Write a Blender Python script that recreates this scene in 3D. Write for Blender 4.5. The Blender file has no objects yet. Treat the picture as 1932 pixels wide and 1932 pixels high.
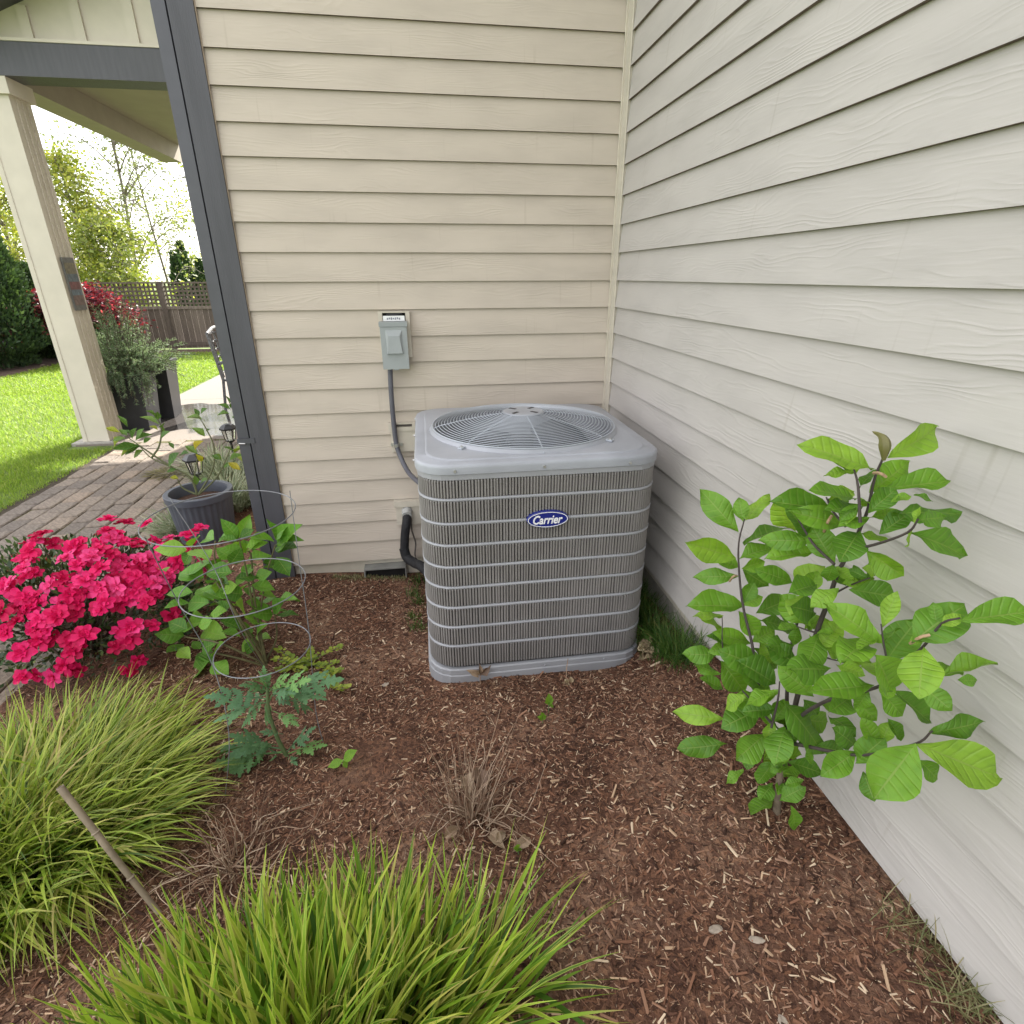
import bpy, math, random
import numpy as np
from mathutils import Matrix, Vector

random.seed(7)
rng = np.random.default_rng(11)
scn = bpy.context.scene
COL = scn.collection
V = lambda *a: np.array(a, float)

# ------------------------------------------------------------------ camera
CAM = V(-0.9797, -2.9482, 1.5256)
YAW, PITCH, ROLL = 0.15011, 0.40162, -0.00343
FPX = 1049.8                                   # focal length in units of a 1932 px wide frame
_cy, _sy, _cp, _sp = math.cos(YAW), math.sin(YAW), math.cos(PITCH), math.sin(PITCH)
FWD = V(_sy * _cp, _cy * _cp, -_sp)
_rt = V(_cy, -_sy, 0)
_up = np.cross(_rt, FWD)
RGT = _rt * math.cos(ROLL) + _up * math.sin(ROLL)
UPV = -_rt * math.sin(ROLL) + _up * math.cos(ROLL)
cam = bpy.data.cameras.new('camera')
cam.sensor_width = 36
cam.lens = 36 * FPX / 1932
cam.clip_start, cam.clip_end = 0.02, 600
camo = bpy.data.objects.new('camera', cam)
COL.objects.link(camo)
camo.matrix_world = Matrix(((RGT[0], UPV[0], -FWD[0], CAM[0]), (RGT[1], UPV[1], -FWD[1], CAM[1]),
                            (RGT[2], UPV[2], -FWD[2], CAM[2]), (0, 0, 0, 1)))
scn.camera = camo


def ray(x, y):
    return FWD + RGT * (x - 966) / FPX - UPV * (y - 966) / FPX


def at(x, y, ax, v):
    """point of the photograph (1932 px frame) on the plane axis ax = v"""
    d = ray(x, y)
    return CAM + d * ((v - CAM[ax]) / d[ax])


# ------------------------------------------------------------------ light
SUN_EL, SUN_AZ = math.radians(34), math.radians(17)     # azimuth from +Y towards +X
world = bpy.data.worlds.new('World')
scn.world = world
world.use_nodes = True
wn, wl = world.node_tree.nodes, world.node_tree.links
wn.clear()
wo = wn.new('ShaderNodeOutputWorld')
bg = wn.new('ShaderNodeBackground')
bg.inputs['Strength'].default_value = 0.115
sky = wn.new('ShaderNodeTexSky')
sky.sky_type = 'NISHITA'
sky.sun_disc = False
sky.sun_elevation = SUN_EL
sky.sun_rotation = SUN_AZ
sky.dust_density = 2.0
mixw = wn.new('ShaderNodeMix')
mixw.data_type = 'RGBA'
mixw.inputs[0].default_value = 0.68                     # thin bright cloud over most of the sky
mixw.inputs[7].default_value = (8.7, 8.45, 8.3, 1)
wl.new(sky.outputs[0], mixw.inputs[6])
wl.new(mixw.outputs[2], bg.inputs['Color'])
wl.new(bg.outputs[0], wo.inputs[0])

sl = bpy.data.lights.new('sun', 'SUN')
sl.energy = 5.0
sl.angle = math.radians(0.55)
sl.color = (1.0, 0.95, 0.86)
so = bpy.data.objects.new('sun', sl)
COL.objects.link(so)
sd = Vector((math.sin(SUN_AZ) * math.cos(SUN_EL), math.cos(SUN_AZ) * math.cos(SUN_EL), math.sin(SUN_EL)))
so.rotation_euler = sd.to_track_quat('Z', 'Y').to_euler()
so.location = (0, 0, 12)

scn.view_settings.view_transform = 'Standard'
scn.view_settings.look = 'None'
scn.view_settings.gamma = 1
scn.view_settings.use_curve_mapping = False
scn.view_settings.exposure = 1.66
scn.cycles.max_bounces = 8
scn.cycles.transparent_max_bounces = 8
scn.cycles.use_denoising = True


# ------------------------------------------------------------------ helpers
class MB:
    """collects faces; build() links them as ONE mesh object"""
    def __init__(self):
        self.v, self.f, self.uv, self.n = [], [], [], 0

    def add(self, verts, faces, uvs=None):
        verts = np.asarray(verts, float)
        self.v.append(verts)
        for f in faces:
            self.f.append([i + self.n for i in f])
        self.uv.append(np.asarray(uvs, float) if uvs is not None else np.zeros((len(verts), 2)))
        self.n += len(verts)
        return self

    def box(self, a, b):
        x0, y0, z0 = a
        x1, y1, z1 = b
        vs = [(x0, y0, z0), (x1, y0, z0), (x1, y1, z0), (x0, y1, z0), (x0, y0, z1), (x1, y0, z1), (x1, y1, z1), (x0, y1, z1)]
        return self.add(vs, [(3, 2, 1, 0), (4, 5, 6, 7), (0, 1, 5, 4), (1, 2, 6, 5), (2, 3, 7, 6), (3, 0, 4, 7)])

    def obox(self, c, half, M):
        """oriented box: centre, half sizes, 3x3 matrix with axes as columns"""
        s = [(-1, -1, -1), (1, -1, -1), (1, 1, -1), (-1, 1, -1), (-1, -1, 1), (1, -1, 1), (1, 1, 1), (-1, 1, 1)]
        vs = [np.asarray(c) + M @ (np.array(q) * half) for q in s]
        return self.add(vs, [(3, 2, 1, 0), (4, 5, 6, 7), (0, 1, 5, 4), (1, 2, 6, 5), (2, 3, 7, 6), (3, 0, 4, 7)])

    def tube(self, pts, r, n=8, caps=True):
        pts = np.asarray(pts, float)
        m = len(pts)
        r = np.full(m, r) if np.isscalar(r) else np.asarray(r, float)
        T = np.gradient(pts, axis=0) if m > 2 else np.repeat((pts[1:] - pts[:1]), m, 0)
        T /= np.linalg.norm(T, axis=1)[:, None] + 1e-12
        ref = V(0, 0, 1) if abs(T[0][2]) < .9 else V(1, 0, 0)
        u = np.cross(T[0], ref)
        u /= np.linalg.norm(u)
        vs = []
        ang = np.linspace(0, 2 * np.pi, n, endpoint=False)
        for i in range(m):
            u = u - T[i] * (u @ T[i])
            u /= np.linalg.norm(u) + 1e-12
            w = np.cross(T[i], u)
            vs.append(pts[i] + r[i] * (np.cos(ang)[:, None] * u + np.sin(ang)[:, None] * w))
        vs = np.concatenate(vs)
        fs = [(i * n + k, i * n + (k + 1) % n, (i + 1) * n + (k + 1) % n, (i + 1) * n + k) for i in range(m - 1) for k in range(n)]
        if caps:
            fs += [tuple(range(n - 1, -1, -1)), tuple(range((m - 1) * n, m * n))]
        return self.add(vs, fs)

    def torus(self, c, R, r, n=48, k=6):
        a = np.linspace(0, 2 * np.pi, n, endpoint=False)
        vs = [(c[0] + (R + r * math.cos(b)) * math.cos(t), c[1] + (R + r * math.cos(b)) * math.sin(t), c[2] + r * math.sin(b))
              for t in a for b in np.linspace(0, 2 * np.pi, k, endpoint=False)]
        fs = [(i * k + j, ((i + 1) % n) * k + j, ((i + 1) % n) * k + (j + 1) % k, i * k + (j + 1) % k) for i in range(n) for j in range(k)]
        return self.add(vs, fs)

    def loft(self, rings, cap0=True, cap1=True):
        n = len(rings[0])
        vs = np.concatenate([np.asarray(r, float) for r in rings])
        fs = [(i * n + k, i * n + (k + 1) % n, (i + 1) * n + (k + 1) % n, (i + 1) * n + k) for i in range(len(rings) - 1) for k in range(n)]
        if cap0:
            fs.append(tuple(range(n - 1, -1, -1)))
        if cap1:
            fs.append(tuple(range((len(rings) - 1) * n, len(rings) * n)))
        return self.add(vs, fs)

    def raw(self, verts, quads, uvs=None):
        """many faces of one size as arrays"""
        self.v.append(np.asarray(verts, float))
        self.f.extend((np.asarray(quads) + self.n).tolist())
        self.uv.append(np.asarray(uvs, float) if uvs is not None else np.zeros((len(verts), 2)))
        self.n += len(verts)
        return self

    def mesh(self, name, mat, smooth=False):
        me = bpy.data.meshes.new(name)
        vs = np.concatenate(self.v) if self.v else np.zeros((0, 3))
        nv, nf = len(vs), len(self.f)
        lens = np.fromiter((len(f) for f in self.f), int, nf)
        idx = np.fromiter((i for f in self.f for i in f), int, int(lens.sum()))
        me.vertices.add(nv)
        me.vertices.foreach_set('co', vs.ravel())
        me.loops.add(len(idx))
        me.loops.foreach_set('vertex_index', idx)
        me.polygons.add(nf)
        me.polygons.foreach_set('loop_start', np.concatenate([[0], np.cumsum(lens)[:-1]]))
        me.polygons.foreach_set('loop_total', lens)
        uv = np.concatenate(self.uv)
        if np.any(uv):
            l = me.uv_layers.new(name='UVMap')
            l.data.foreach_set('uv', uv[idx].ravel())
        me.polygons.foreach_set('use_smooth', np.full(nf, bool(smooth)))
        me.update(calc_edges=True)
        me.validate()
        if smooth:
            me.set_sharp_from_angle(angle=math.radians(40))
        if mat:
            me.materials.append(mat)
        return me


ROOTS = {}


def link(name, me, parent=None):
    o = bpy.data.objects.new(name, me)
    COL.objects.link(o)
    if parent is not None:
        o.parent = parent
    return o


def part(name, mb, mat, parent, world=True, smooth=False, label=None, kind=None):
    """a part; geometry in world metres when world is set, else in its parent's frame"""
    me = mb.mesh(name, mat, smooth) if isinstance(mb, MB) else mb
    o = link(name, me, parent)
    if world and parent is not None:
        p = parent
        while p.parent is not None:
            p = p.parent
        if parent is p:
            o.matrix_basis = ROOTS[p.name].inverted()
    if label:
        o['label'] = label
    if kind:
        o['kind'] = kind
    return o


def thing(name, label, cat, loc=(0, 0, 0), rz=0, group=None):
    o = link(name, None)
    M = Matrix.Translation(Vector(loc)) @ Matrix.Rotation(rz, 4, 'Z')
    o.matrix_basis = M
    ROOTS[o.name] = M
    o['label'], o['category'] = label, cat
    if group:
        o['group'] = group
    return o


def tag(o, label, cat, group=None):
    o['label'], o['category'] = label, cat
    if group:
        o['group'] = group
    return o


def struct(name, mb, mat, kind='structure', smooth=False, label=None):
    o = link(name, mb.mesh(name, mat, smooth))
    o['kind'] = kind
    if label:
        o['label'] = label
    return o


def placed(name, me, parent, M):
    """an already built shared mesh placed by a world matrix under a thing"""
    o = link(name, me, parent)
    o.matrix_basis = ROOTS[parent.name].inverted() @ M
    return o


# value noise for relief
_tab = rng.random((64, 64))


def vnoise(x, y):
    xi, yi = np.floor(x).astype(int), np.floor(y).astype(int)
    fx, fy = x - xi, y - yi
    fx, fy = fx * fx * (3 - 2 * fx), fy * fy * (3 - 2 * fy)
    g = lambda a, b: _tab[a % 64, b % 64]
    return (g(xi, yi) * (1 - fx) + g(xi + 1, yi) * fx) * (1 - fy) + (g(xi, yi + 1) * (1 - fx) + g(xi + 1, yi + 1) * fx) * fy


# ------------------------------------------------------------------ materials
def nodes(name):
    m = bpy.data.materials.new(name)
    m.use_nodes = True
    nt = m.node_tree
    return m, nt.nodes, nt.links, nt.nodes['Principled BSDF']


def ramp(N, stops):
    r = N.new('ShaderNodeValToRGB')
    e = r.color_ramp.elements
    while len(e) < len(stops):
        e.new(0.5)
    for el, (p, c) in zip(e, stops):
        el.position = p
        el.color = (*c, 1) if len(c) == 3 else c
    return r


def mat(name, col, rough=.6, var=.12, vs=8, bump=0., bs=60, metal=0., spec=.5, stops=None, island=False, objrand=False, trans=0, tcol=None, stretch=None):
    m, N, L, P = nodes(name)
    P.inputs['Roughness'].default_value = rough
    P.inputs['Metallic'].default_value = metal
    P.inputs['Specular IOR Level'].default_value = spec
    tc = N.new('ShaderNodeTexCoord')
    vec = tc.outputs['Object']
    if stretch:
        mp = N.new('ShaderNodeMapping')
        mp.inputs['Scale'].default_value = stretch
        L.new(vec, mp.inputs[0])
        vec = mp.outputs[0]
    no = N.new('ShaderNodeTexNoise')
    no.inputs['Scale'].default_value = vs
    no.inputs['Detail'].default_value = 5
    L.new(vec, no.inputs['Vector'])
    c = np.array(col)
    if island or objrand:
        src = N.new('ShaderNodeNewGeometry').outputs['Random Per Island'] if island else N.new('ShaderNodeObjectInfo').outputs['Random']
        base = ramp(N, stops or [(0, tuple(c * .7)), (.5, tuple(c)), (1, tuple(np.minimum(c * 1.3, 1)))])
        L.new(src, base.inputs[0])
        bc = base.outputs[0]
    elif stops:
        base = ramp(N, stops)
        L.new(no.outputs['Fac'], base.inputs[0])
        bc = base.outputs[0]
    else:
        rgb = N.new('ShaderNodeRGB')
        rgb.outputs[0].default_value = (*col, 1)
        bc = rgb.outputs[0]
    if var and not (stops and not (island or objrand)):
        mr = N.new('ShaderNodeMapRange')
        mr.inputs[1].default_value, mr.inputs[2].default_value = .3, .7
        mr.inputs[3].default_value, mr.inputs[4].default_value = 1 - var, 1 + var
        L.new(no.outputs['Fac'], mr.inputs[0])
        mx = N.new('ShaderNodeMix')
        mx.data_type = 'RGBA'
        mx.blend_type = 'MULTIPLY'
        mx.inputs[0].default_value = 1
        L.new(bc, mx.inputs[6])
        L.new(mr.outputs[0], mx.inputs[7])
        bc = mx.outputs[2]
    L.new(bc, P.inputs['Base Color'])
    if bump:
        n2 = N.new('ShaderNodeTexNoise')
        n2.inputs['Scale'].default_value = bs
        n2.inputs['Detail'].default_value = 6
        L.new(vec, n2.inputs['Vector'])
        b = N.new('ShaderNodeBump')
        b.inputs['Strength'].default_value = min(1, bump)
        b.inputs['Distance'].default_value = .01
        L.new(n2.outputs['Fac'], b.inputs['Height'])
        L.new(b.outputs[0], P.inputs['Normal'])
    if trans:
        t = N.new('ShaderNodeBsdfTranslucent')
        mt = N.new('ShaderNodeMix')
        mt.data_type = 'RGBA'
        mt.blend_type = 'MULTIPLY'
        mt.inputs[0].default_value = 1
        mt.inputs[7].default_value = (*(tcol or (1.25, 1.15, .6)), 1)
        L.new(bc, mt.inputs[6])
        L.new(mt.outputs[2], t.inputs[0])
        ms = N.new('ShaderNodeMixShader')
        ms.inputs[0].default_value = trans
        L.new(P.outputs[0], ms.inputs[1])
        L.new(t.outputs[0], ms.inputs[2])
        L.new(ms.outputs[0], N['Material Output'].inputs[0])
    return m


def mathn(N, L, op, a, b=None, c=None):
    n = N.new('ShaderNodeMath')
    n.operation = op
    for i, q in enumerate((a, b, c)):
        if q is None:
            continue
        if hasattr(q, 'is_linked') or hasattr(q, 'links'):
            L.new(q, n.inputs[i])
        else:
            n.inputs[i].default_value = q
    return n.outputs[0]


def siding_mat(name, col, strength=.4):
    """painted fibre cement board with embossed cedar grain; UV in metres, u along the board"""
    m, N, L, P = nodes(name)
    P.inputs['Roughness'].default_value = .62
    P.inputs['Specular IOR Level'].default_value = .3
    uv = N.new('ShaderNodeUVMap').outputs[0]
    rnd = N.new('ShaderNodeObjectInfo').outputs['Random']
    off = N.new('ShaderNodeCombineXYZ')
    L.new(mathn(N, L, 'MULTIPLY', rnd, 37.0), off.inputs[0])
    L.new(mathn(N, L, 'MULTIPLY', rnd, 91.0), off.inputs[1])
    add = N.new('ShaderNodeVectorMath')
    L.new(uv, add.inputs[0])
    L.new(off.outputs[0], add.inputs[1])

    def noise(sx, sy, det=3, sc=1.0):
        mp = N.new('ShaderNodeMapping')
        mp.inputs['Scale'].default_value = (sx, sy, 1)
        L.new(add.outputs[0], mp.inputs[0])
        n = N.new('ShaderNodeTexNoise')
        n.inputs['Scale'].default_value = sc
        n.inputs['Detail'].default_value = det
        L.new(mp.outputs[0], n.inputs['Vector'])
        return n.outputs['Fac']
    warp = noise(2.2, 11, 2)
    fine = noise(9, 60, 3)
    sep = N.new('ShaderNodeSeparateXYZ')
    L.new(add.outputs[0], sep.inputs[0])
    ph = mathn(N, L, 'ADD', mathn(N, L, 'MULTIPLY', sep.outputs[1], 330.0), mathn(N, L, 'MULTIPLY', warp, 70.0))
    ph = mathn(N, L, 'ADD', ph, mathn(N, L, 'MULTIPLY', fine, 5.0))
    band = mathn(N, L, 'POWER', mathn(N, L, 'MULTIPLY_ADD', mathn(N, L, 'SINE', ph), .5, .5), 2.2)
    mask = mathn(N, L, 'MULTIPLY', noise(2.6, 14, 3), 1.0)
    mr = N.new('ShaderNodeMapRange')
    mr.inputs[1].default_value, mr.inputs[2].default_value = .42, .68
    mr.inputs[3].default_value, mr.inputs[4].default_value = .08, 1
    L.new(mask, mr.inputs[0])
    h = mathn(N, L, 'MULTIPLY', band, mr.outputs[0])
    h = mathn(N, L, 'ADD', h, mathn(N, L, 'MULTIPLY', noise(14, 160, 4), .55))
    b = N.new('ShaderNodeBump')
    b.inputs['Strength'].default_value = strength
    b.inputs['Distance'].default_value = .002
    L.new(h, b.inputs['Height'])
    L.new(b.outputs[0], P.inputs['Normal'])
    # paint: faint blotches, run marks and grime
    blot = noise(3, 9, 4)
    streak = noise(38, 2.2, 2)
    c1 = ramp(N, [(.3, tuple(np.array(col) * .9)), (.55, col), (.8, tuple(np.array(col) * 1.05))])
    L.new(blot, c1.inputs[0])
    st = ramp(N, [(.66, (1, 1, 1)), (.80, (.80, .78, .74))])
    L.new(streak, st.inputs[0])
    mx = N.new('ShaderNodeMix')
    mx.data_type = 'RGBA'
    mx.blend_type = 'MULTIPLY'
    mx.inputs[0].default_value = .6
    L.new(c1.outputs[0], mx.inputs[6])
    L.new(st.outputs[0], mx.inputs[7])
    L.new(mx.outputs[2], P.inputs['Base Color'])
    return m


def leaf_mat(name, stops, rough=.42, trans=.3, tcol=(1.2, 1.15, .45), veins=True, spec=.35, island=False, vein_n=9, under=None):
    """leaf: UV x along the midrib, y across; hue varies from leaf to leaf"""
    m, N, L, P = nodes(name)
    P.inputs['Roughness'].default_value = rough
    P.inputs['Specular IOR Level'].default_value = spec
    src = N.new('ShaderNodeNewGeometry').outputs['Random Per Island'] if island else N.new('ShaderNodeObjectInfo').outputs['Random']
    r = ramp(N, stops)
    L.new(src, r.inputs[0])
    bc = r.outputs[0]
    if veins:
        tcn = N.new('ShaderNodeTexCoord')
        bl = N.new('ShaderNodeTexNoise')
        bl.noise_dimensions = '4D'
        bl.inputs['Scale'].default_value = 3.5
        bl.inputs['Detail'].default_value = 4
        L.new(tcn.outputs['Object'], bl.inputs['Vector'])
        L.new(mathn(N, L, 'MULTIPLY', src, 50.0), bl.inputs['W'])
        br = ramp(N, [(.30, (.82, .86, .84)), (.5, (1.06, 1.05, 1.03)), (.72, (1.2, 1.15, 1.1)), (.80, (1.15, .92, .65))])
        L.new(bl.outputs['Fac'], br.inputs[0])
        bm = N.new('ShaderNodeMix')
        bm.data_type = 'RGBA'
        bm.blend_type = 'MULTIPLY'
        bm.inputs[0].default_value = 1
        L.new(bc, bm.inputs[6])
        L.new(br.outputs[0], bm.inputs[7])
        bc = bm.outputs[2]
        uv = N.new('ShaderNodeUVMap').outputs[0]
        sep = N.new('ShaderNodeSeparateXYZ')
        L.new(uv, sep.inputs[0])
        y = mathn(N, L, 'ABSOLUTE', mathn(N, L, 'SUBTRACT', sep.outputs[1], .5))
        ph = mathn(N, L, 'SUBTRACT', mathn(N, L, 'MULTIPLY', sep.outputs[0], vein_n * 6.283), mathn(N, L, 'MULTIPLY', y, 9.0 * vein_n / 6))
        side = mathn(N, L, 'POWER', mathn(N, L, 'MULTIPLY_ADD', mathn(N, L, 'SINE', ph), .5, .5), 6.0)
        mid = mathn(N, L, 'LESS_THAN', y, .022)
        vv = mathn(N, L, 'MAXIMUM', mathn(N, L, 'MULTIPLY', side, .35), mid)
        mx = N.new('ShaderNodeMix')
        mx.data_type = 'RGBA'
        mx.inputs[7].default_value = (.30, .40, .10, 1)
        L.new(mathn(N, L, 'MULTIPLY', vv, .5), mx.inputs[0])
        L.new(bc, mx.inputs[6])
        bc = mx.outputs[2]
        b = N.new('ShaderNodeBump')
        b.inputs['Strength'].default_value = .7
        b.inputs['Distance'].default_value = .004
        b.invert = True
        L.new(vv, b.inputs['Height'])
        L.new(b.outputs[0], P.inputs['Normal'])
    L.new(bc, P.inputs['Base Color'])
    t = N.new('ShaderNodeBsdfTranslucent')
    mt = N.new('ShaderNodeMix')
    mt.data_type = 'RGBA'
    mt.blend_type = 'MULTIPLY'
    mt.inputs[0].default_value = 1
    mt.inputs[7].default_value = (*tcol, 1)
    L.new(bc, mt.inputs[6])
    L.new(mt.outputs[2], t.inputs[0])
    ms = N.new('ShaderNodeMixShader')
    ms.inputs[0].default_value = trans
    L.new(P.outputs[0], ms.inputs[1])
    L.new(t.outputs[0], ms.inputs[2])
    L.new(ms.outputs[0], N['Material Output'].inputs[0])
    return m


def blade_mat(name, stops, edge=(.42, .45, .12), edge_amt=.6, trans=.3, tips=(.36, .27, .1)):
    """strap leaf: pale margins, dry tips on some; UV x across, y along"""
    m, N, L, P = nodes(name)
    P.inputs['Roughness'].default_value = .45
    P.inputs['Specular IOR Level'].default_value = .35
    src = N.new('ShaderNodeNewGeometry').outputs['Random Per Island']
    r = ramp(N, stops)
    L.new(src, r.inputs[0])
    uv = N.new('ShaderNodeUVMap').outputs[0]
    sep = N.new('ShaderNodeSeparateXYZ')
    L.new(uv, sep.inputs[0])
    y = mathn(N, L, 'ABSOLUTE', mathn(N, L, 'SUBTRACT', sep.outputs[0], .5))
    has = mathn(N, L, 'GREATER_THAN', mathn(N, L, 'FRACT', mathn(N, L, 'MULTIPLY', src, 17.3)), .45)
    e = mathn(N, L, 'MULTIPLY', mathn(N, L, 'MULTIPLY', mathn(N, L, 'GREATER_THAN', y, .3), has), edge_amt)
    mx = N.new('ShaderNodeMix')
    mx.data_type = 'RGBA'
    mx.inputs[7].default_value = (*edge, 1)
    L.new(e, mx.inputs[0])
    L.new(r.outputs[0], mx.inputs[6])
    dry = mathn(N, L, 'GREATER_THAN', mathn(N, L, 'FRACT', mathn(N, L, 'MULTIPLY', src, 53.7)), .8)
    tip = N.new('ShaderNodeMapRange')
    tip.inputs[1].default_value, tip.inputs[2].default_value = .72, .98
    L.new(sep.outputs[1], tip.inputs[0])
    mx2 = N.new('ShaderNodeMix')
    mx2.data_type = 'RGBA'
    mx2.inputs[7].default_value = (*tips, 1)
    L.new(mathn(N, L, 'MULTIPLY', tip.outputs[0], dry), mx2.inputs[0])
    L.new(mx.outputs[2], mx2.inputs[6])
    bc = mx2.outputs[2]
    L.new(bc, P.inputs['Base Color'])
    t = N.new('ShaderNodeBsdfTranslucent')
    L.new(bc, t.inputs[0])
    ms = N.new('ShaderNodeMixShader')
    ms.inputs[0].default_value = trans
    L.new(P.outputs[0], ms.inputs[1])
    L.new(t.outputs[0], ms.inputs[2])
    L.new(ms.outputs[0], N['Material Output'].inputs[0])
    return m


M = {}
M['siding'] = siding_mat('siding_paint', (.555, .487, .408), .45)
M['siding_r'] = siding_mat('siding_paint_cool_lit', (.495, .467, .442), .42)  # same paint; the right wall's cooler light is put into the colour
M['edge'] = mat('lap_shadow_edge', (.17, .135, .105), .9, .3, 30)  # lap shadow line painted dark on the lower edge of the boards
M['trimcream'] = mat('cream_trim_paint', (.57, .52, .43), .55, .06, 20, .1, 200)
M['trim'] = mat('charcoal_trim_paint', (.072, .072, .083), .5, .12, 30, .15, 300, stretch=(1, 1, .1))
M['spout'] = mat('charcoal_metal_paint', (.076, .077, .09), .4, .1, 12)
M['concrete'] = mat('weathered_concrete', (.36, .34, .31), .9, .25, 14, .5, 90)
M['found'] = mat('foundation_concrete', (.34, .31, .27), .95, .3, 9, .6, 60)
M['black'] = mat('black_plastic', (.012, .012, .013), .5, .2, 20)
M['darkvoid'] = mat('dark_cavity', (.01, .009, .008), 1, .2, 20)
M['roof'] = mat('asphalt_shingle', (.07, .065, .06), .9, .3, 40, .4, 200)
M['soffit'] = mat('soffit_paint', (.33, .29, .235), .7, .06, 6)
M['acbody'] = mat('grey_powder_coat', (.33, .335, .355), .42, .07, 5, .05, 500, spec=.45)
M['actop'] = mat('grey_powder_coat_lid', (.345, .358, .392), .36, .13, 5, .04, 500, spec=.5)
M['acslat'] = mat('louvre_grey', (.23, .216, .205), .5, .12, 7)
M['accoil'] = mat('coil_fins', (.05, .047, .044), .7, .2, 60)
M['fan'] = mat('fan_blade_grey', (.06, .068, .085), .4, .1, 6)
M['wire'] = mat('coated_wire', (.42, .45, .49), .4, .05, 10)
M['zinc'] = mat('zinc_screw', (.55, .55, .53), .35, .1, 40, metal=.8)
M['blue'] = mat('badge_blue', (.012, .022, .20), .3, .04, 10)
M['white'] = mat('badge_white', (.85, .85, .86), .35, .02, 10)
M['paper'] = mat('label_paper', (.8, .8, .8), .6, .04, 30)
M['ink'] = mat('faded_ink', (.25, .26, .3), .7, .1, 30)
M['discbox'] = mat('disconnect_grey_paint', (.295, .32, .32), .42, .05, 10)
M['discdoor'] = mat('disconnect_grey_cover', (.325, .35, .352), .4, .05, 10)
M['conduit'] = mat('grey_conduit', (.105, .105, .125), .5, .08, 20)
M['foam'] = mat('black_foam_insulation', (.014, .014, .016), .75, .2, 40, .5, 120)
M['cable'] = mat('brown_cable', (.10, .085, .075), .5, .1, 30)
M['putty'] = mat('pipe_fitting', (.42, .42, .40), .5, .25, 60, .5, 80)
M['galv'] = mat('galvanised_wire', (.20, .205, .22), .42, .2, 40, metal=.4)
M['steel'] = mat('galvanised_sheet', (.28, .28, .26), .5, .2, 12, metal=.3)

# ------------------------------------------------------------------ ground shape
_cp3 = np.array([(-.05, -.1, -.06), (-.05, -.9, .07), (-.05, -1.3, .16), (-.05, -2, .232), (-.05, -2.6, .242), (-.05, -4, .245), (-1, -.05, -.11),
                 (-1.8, -.05, -.05), (-.6, -1.1, -.01), (-.15, -1.12, .02), (-1, -1.2, -.015), (-.58, -.64, -.05), (-1, -2, .06), (-1, -3, .12), (-1.6, -1.3, -.05),
                 (-1.7, -1.9, .0), (-2.2, -1.6, -.06), (-2.6, -.5, -.14), (-2.85, .5, -.17), (-2.85, 2, -.17), (-2.85, 3.6, -.18), (-2, 1.5, -.13), (-2, 3.6, -.15),
                 (-3, -1.5, -.17), (-3, -3, -.16), (-2, -3, .03), (-3, -4.4, -.16), (-.5, -2, .15), (-1.3, -.5, -.08), (-2.5, .9, -.15)])
_D = np.linalg.norm(_cp3[:, None, :2] - _cp3[None, :, :2], axis=2)
_A = np.block([[np.sqrt(_D ** 2 + .04), np.c_[np.ones(len(_cp3)), _cp3[:, :2]]], [np.c_[np.ones(len(_cp3)), _cp3[:, :2]].T, np.zeros((3, 3))]])
_w = np.linalg.solve(_A, np.r_[_cp3[:, 2], 0, 0, 0])


def hz(x, y):
    x, y = np.asarray(x, float), np.asarray(y, float)
    d = np.sqrt((x[..., None] - _cp3[:, 0]) ** 2 + (y[..., None] - _cp3[:, 1]) ** 2 + .04)
    z = d @ _w[:-3] + _w[-3] + _w[-2] * x + _w[-1] * y
    return z + .016 * (vnoise(x * 5, y * 5) - .5) + .012 * (vnoise(x * 13 + 7, y * 13) - .5)


def on_bed(x, y):
    """point of the photograph on the mulch"""
    z = 0.
    for _ in range(6):
        p = at(x, y, 2, z)
        z = float(hz(p[0], p[1]))
    return V(p[0], p[1], z)


LAWN_Z = -.205
# one sheet to the horizon, then the worked surfaces on it
M['soil'] = mat('lawn_soil', (.10, .15, .03), .95, .3, 6, .6, 90)
g = MB()
g.add([(-250, -250, LAWN_Z), (250, -250, LAWN_Z), (250, 250, LAWN_Z), (-250, 250, LAWN_Z)], [(0, 1, 2, 3)])
struct('lawn', g, M['soil'], label='lawn ground')


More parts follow.
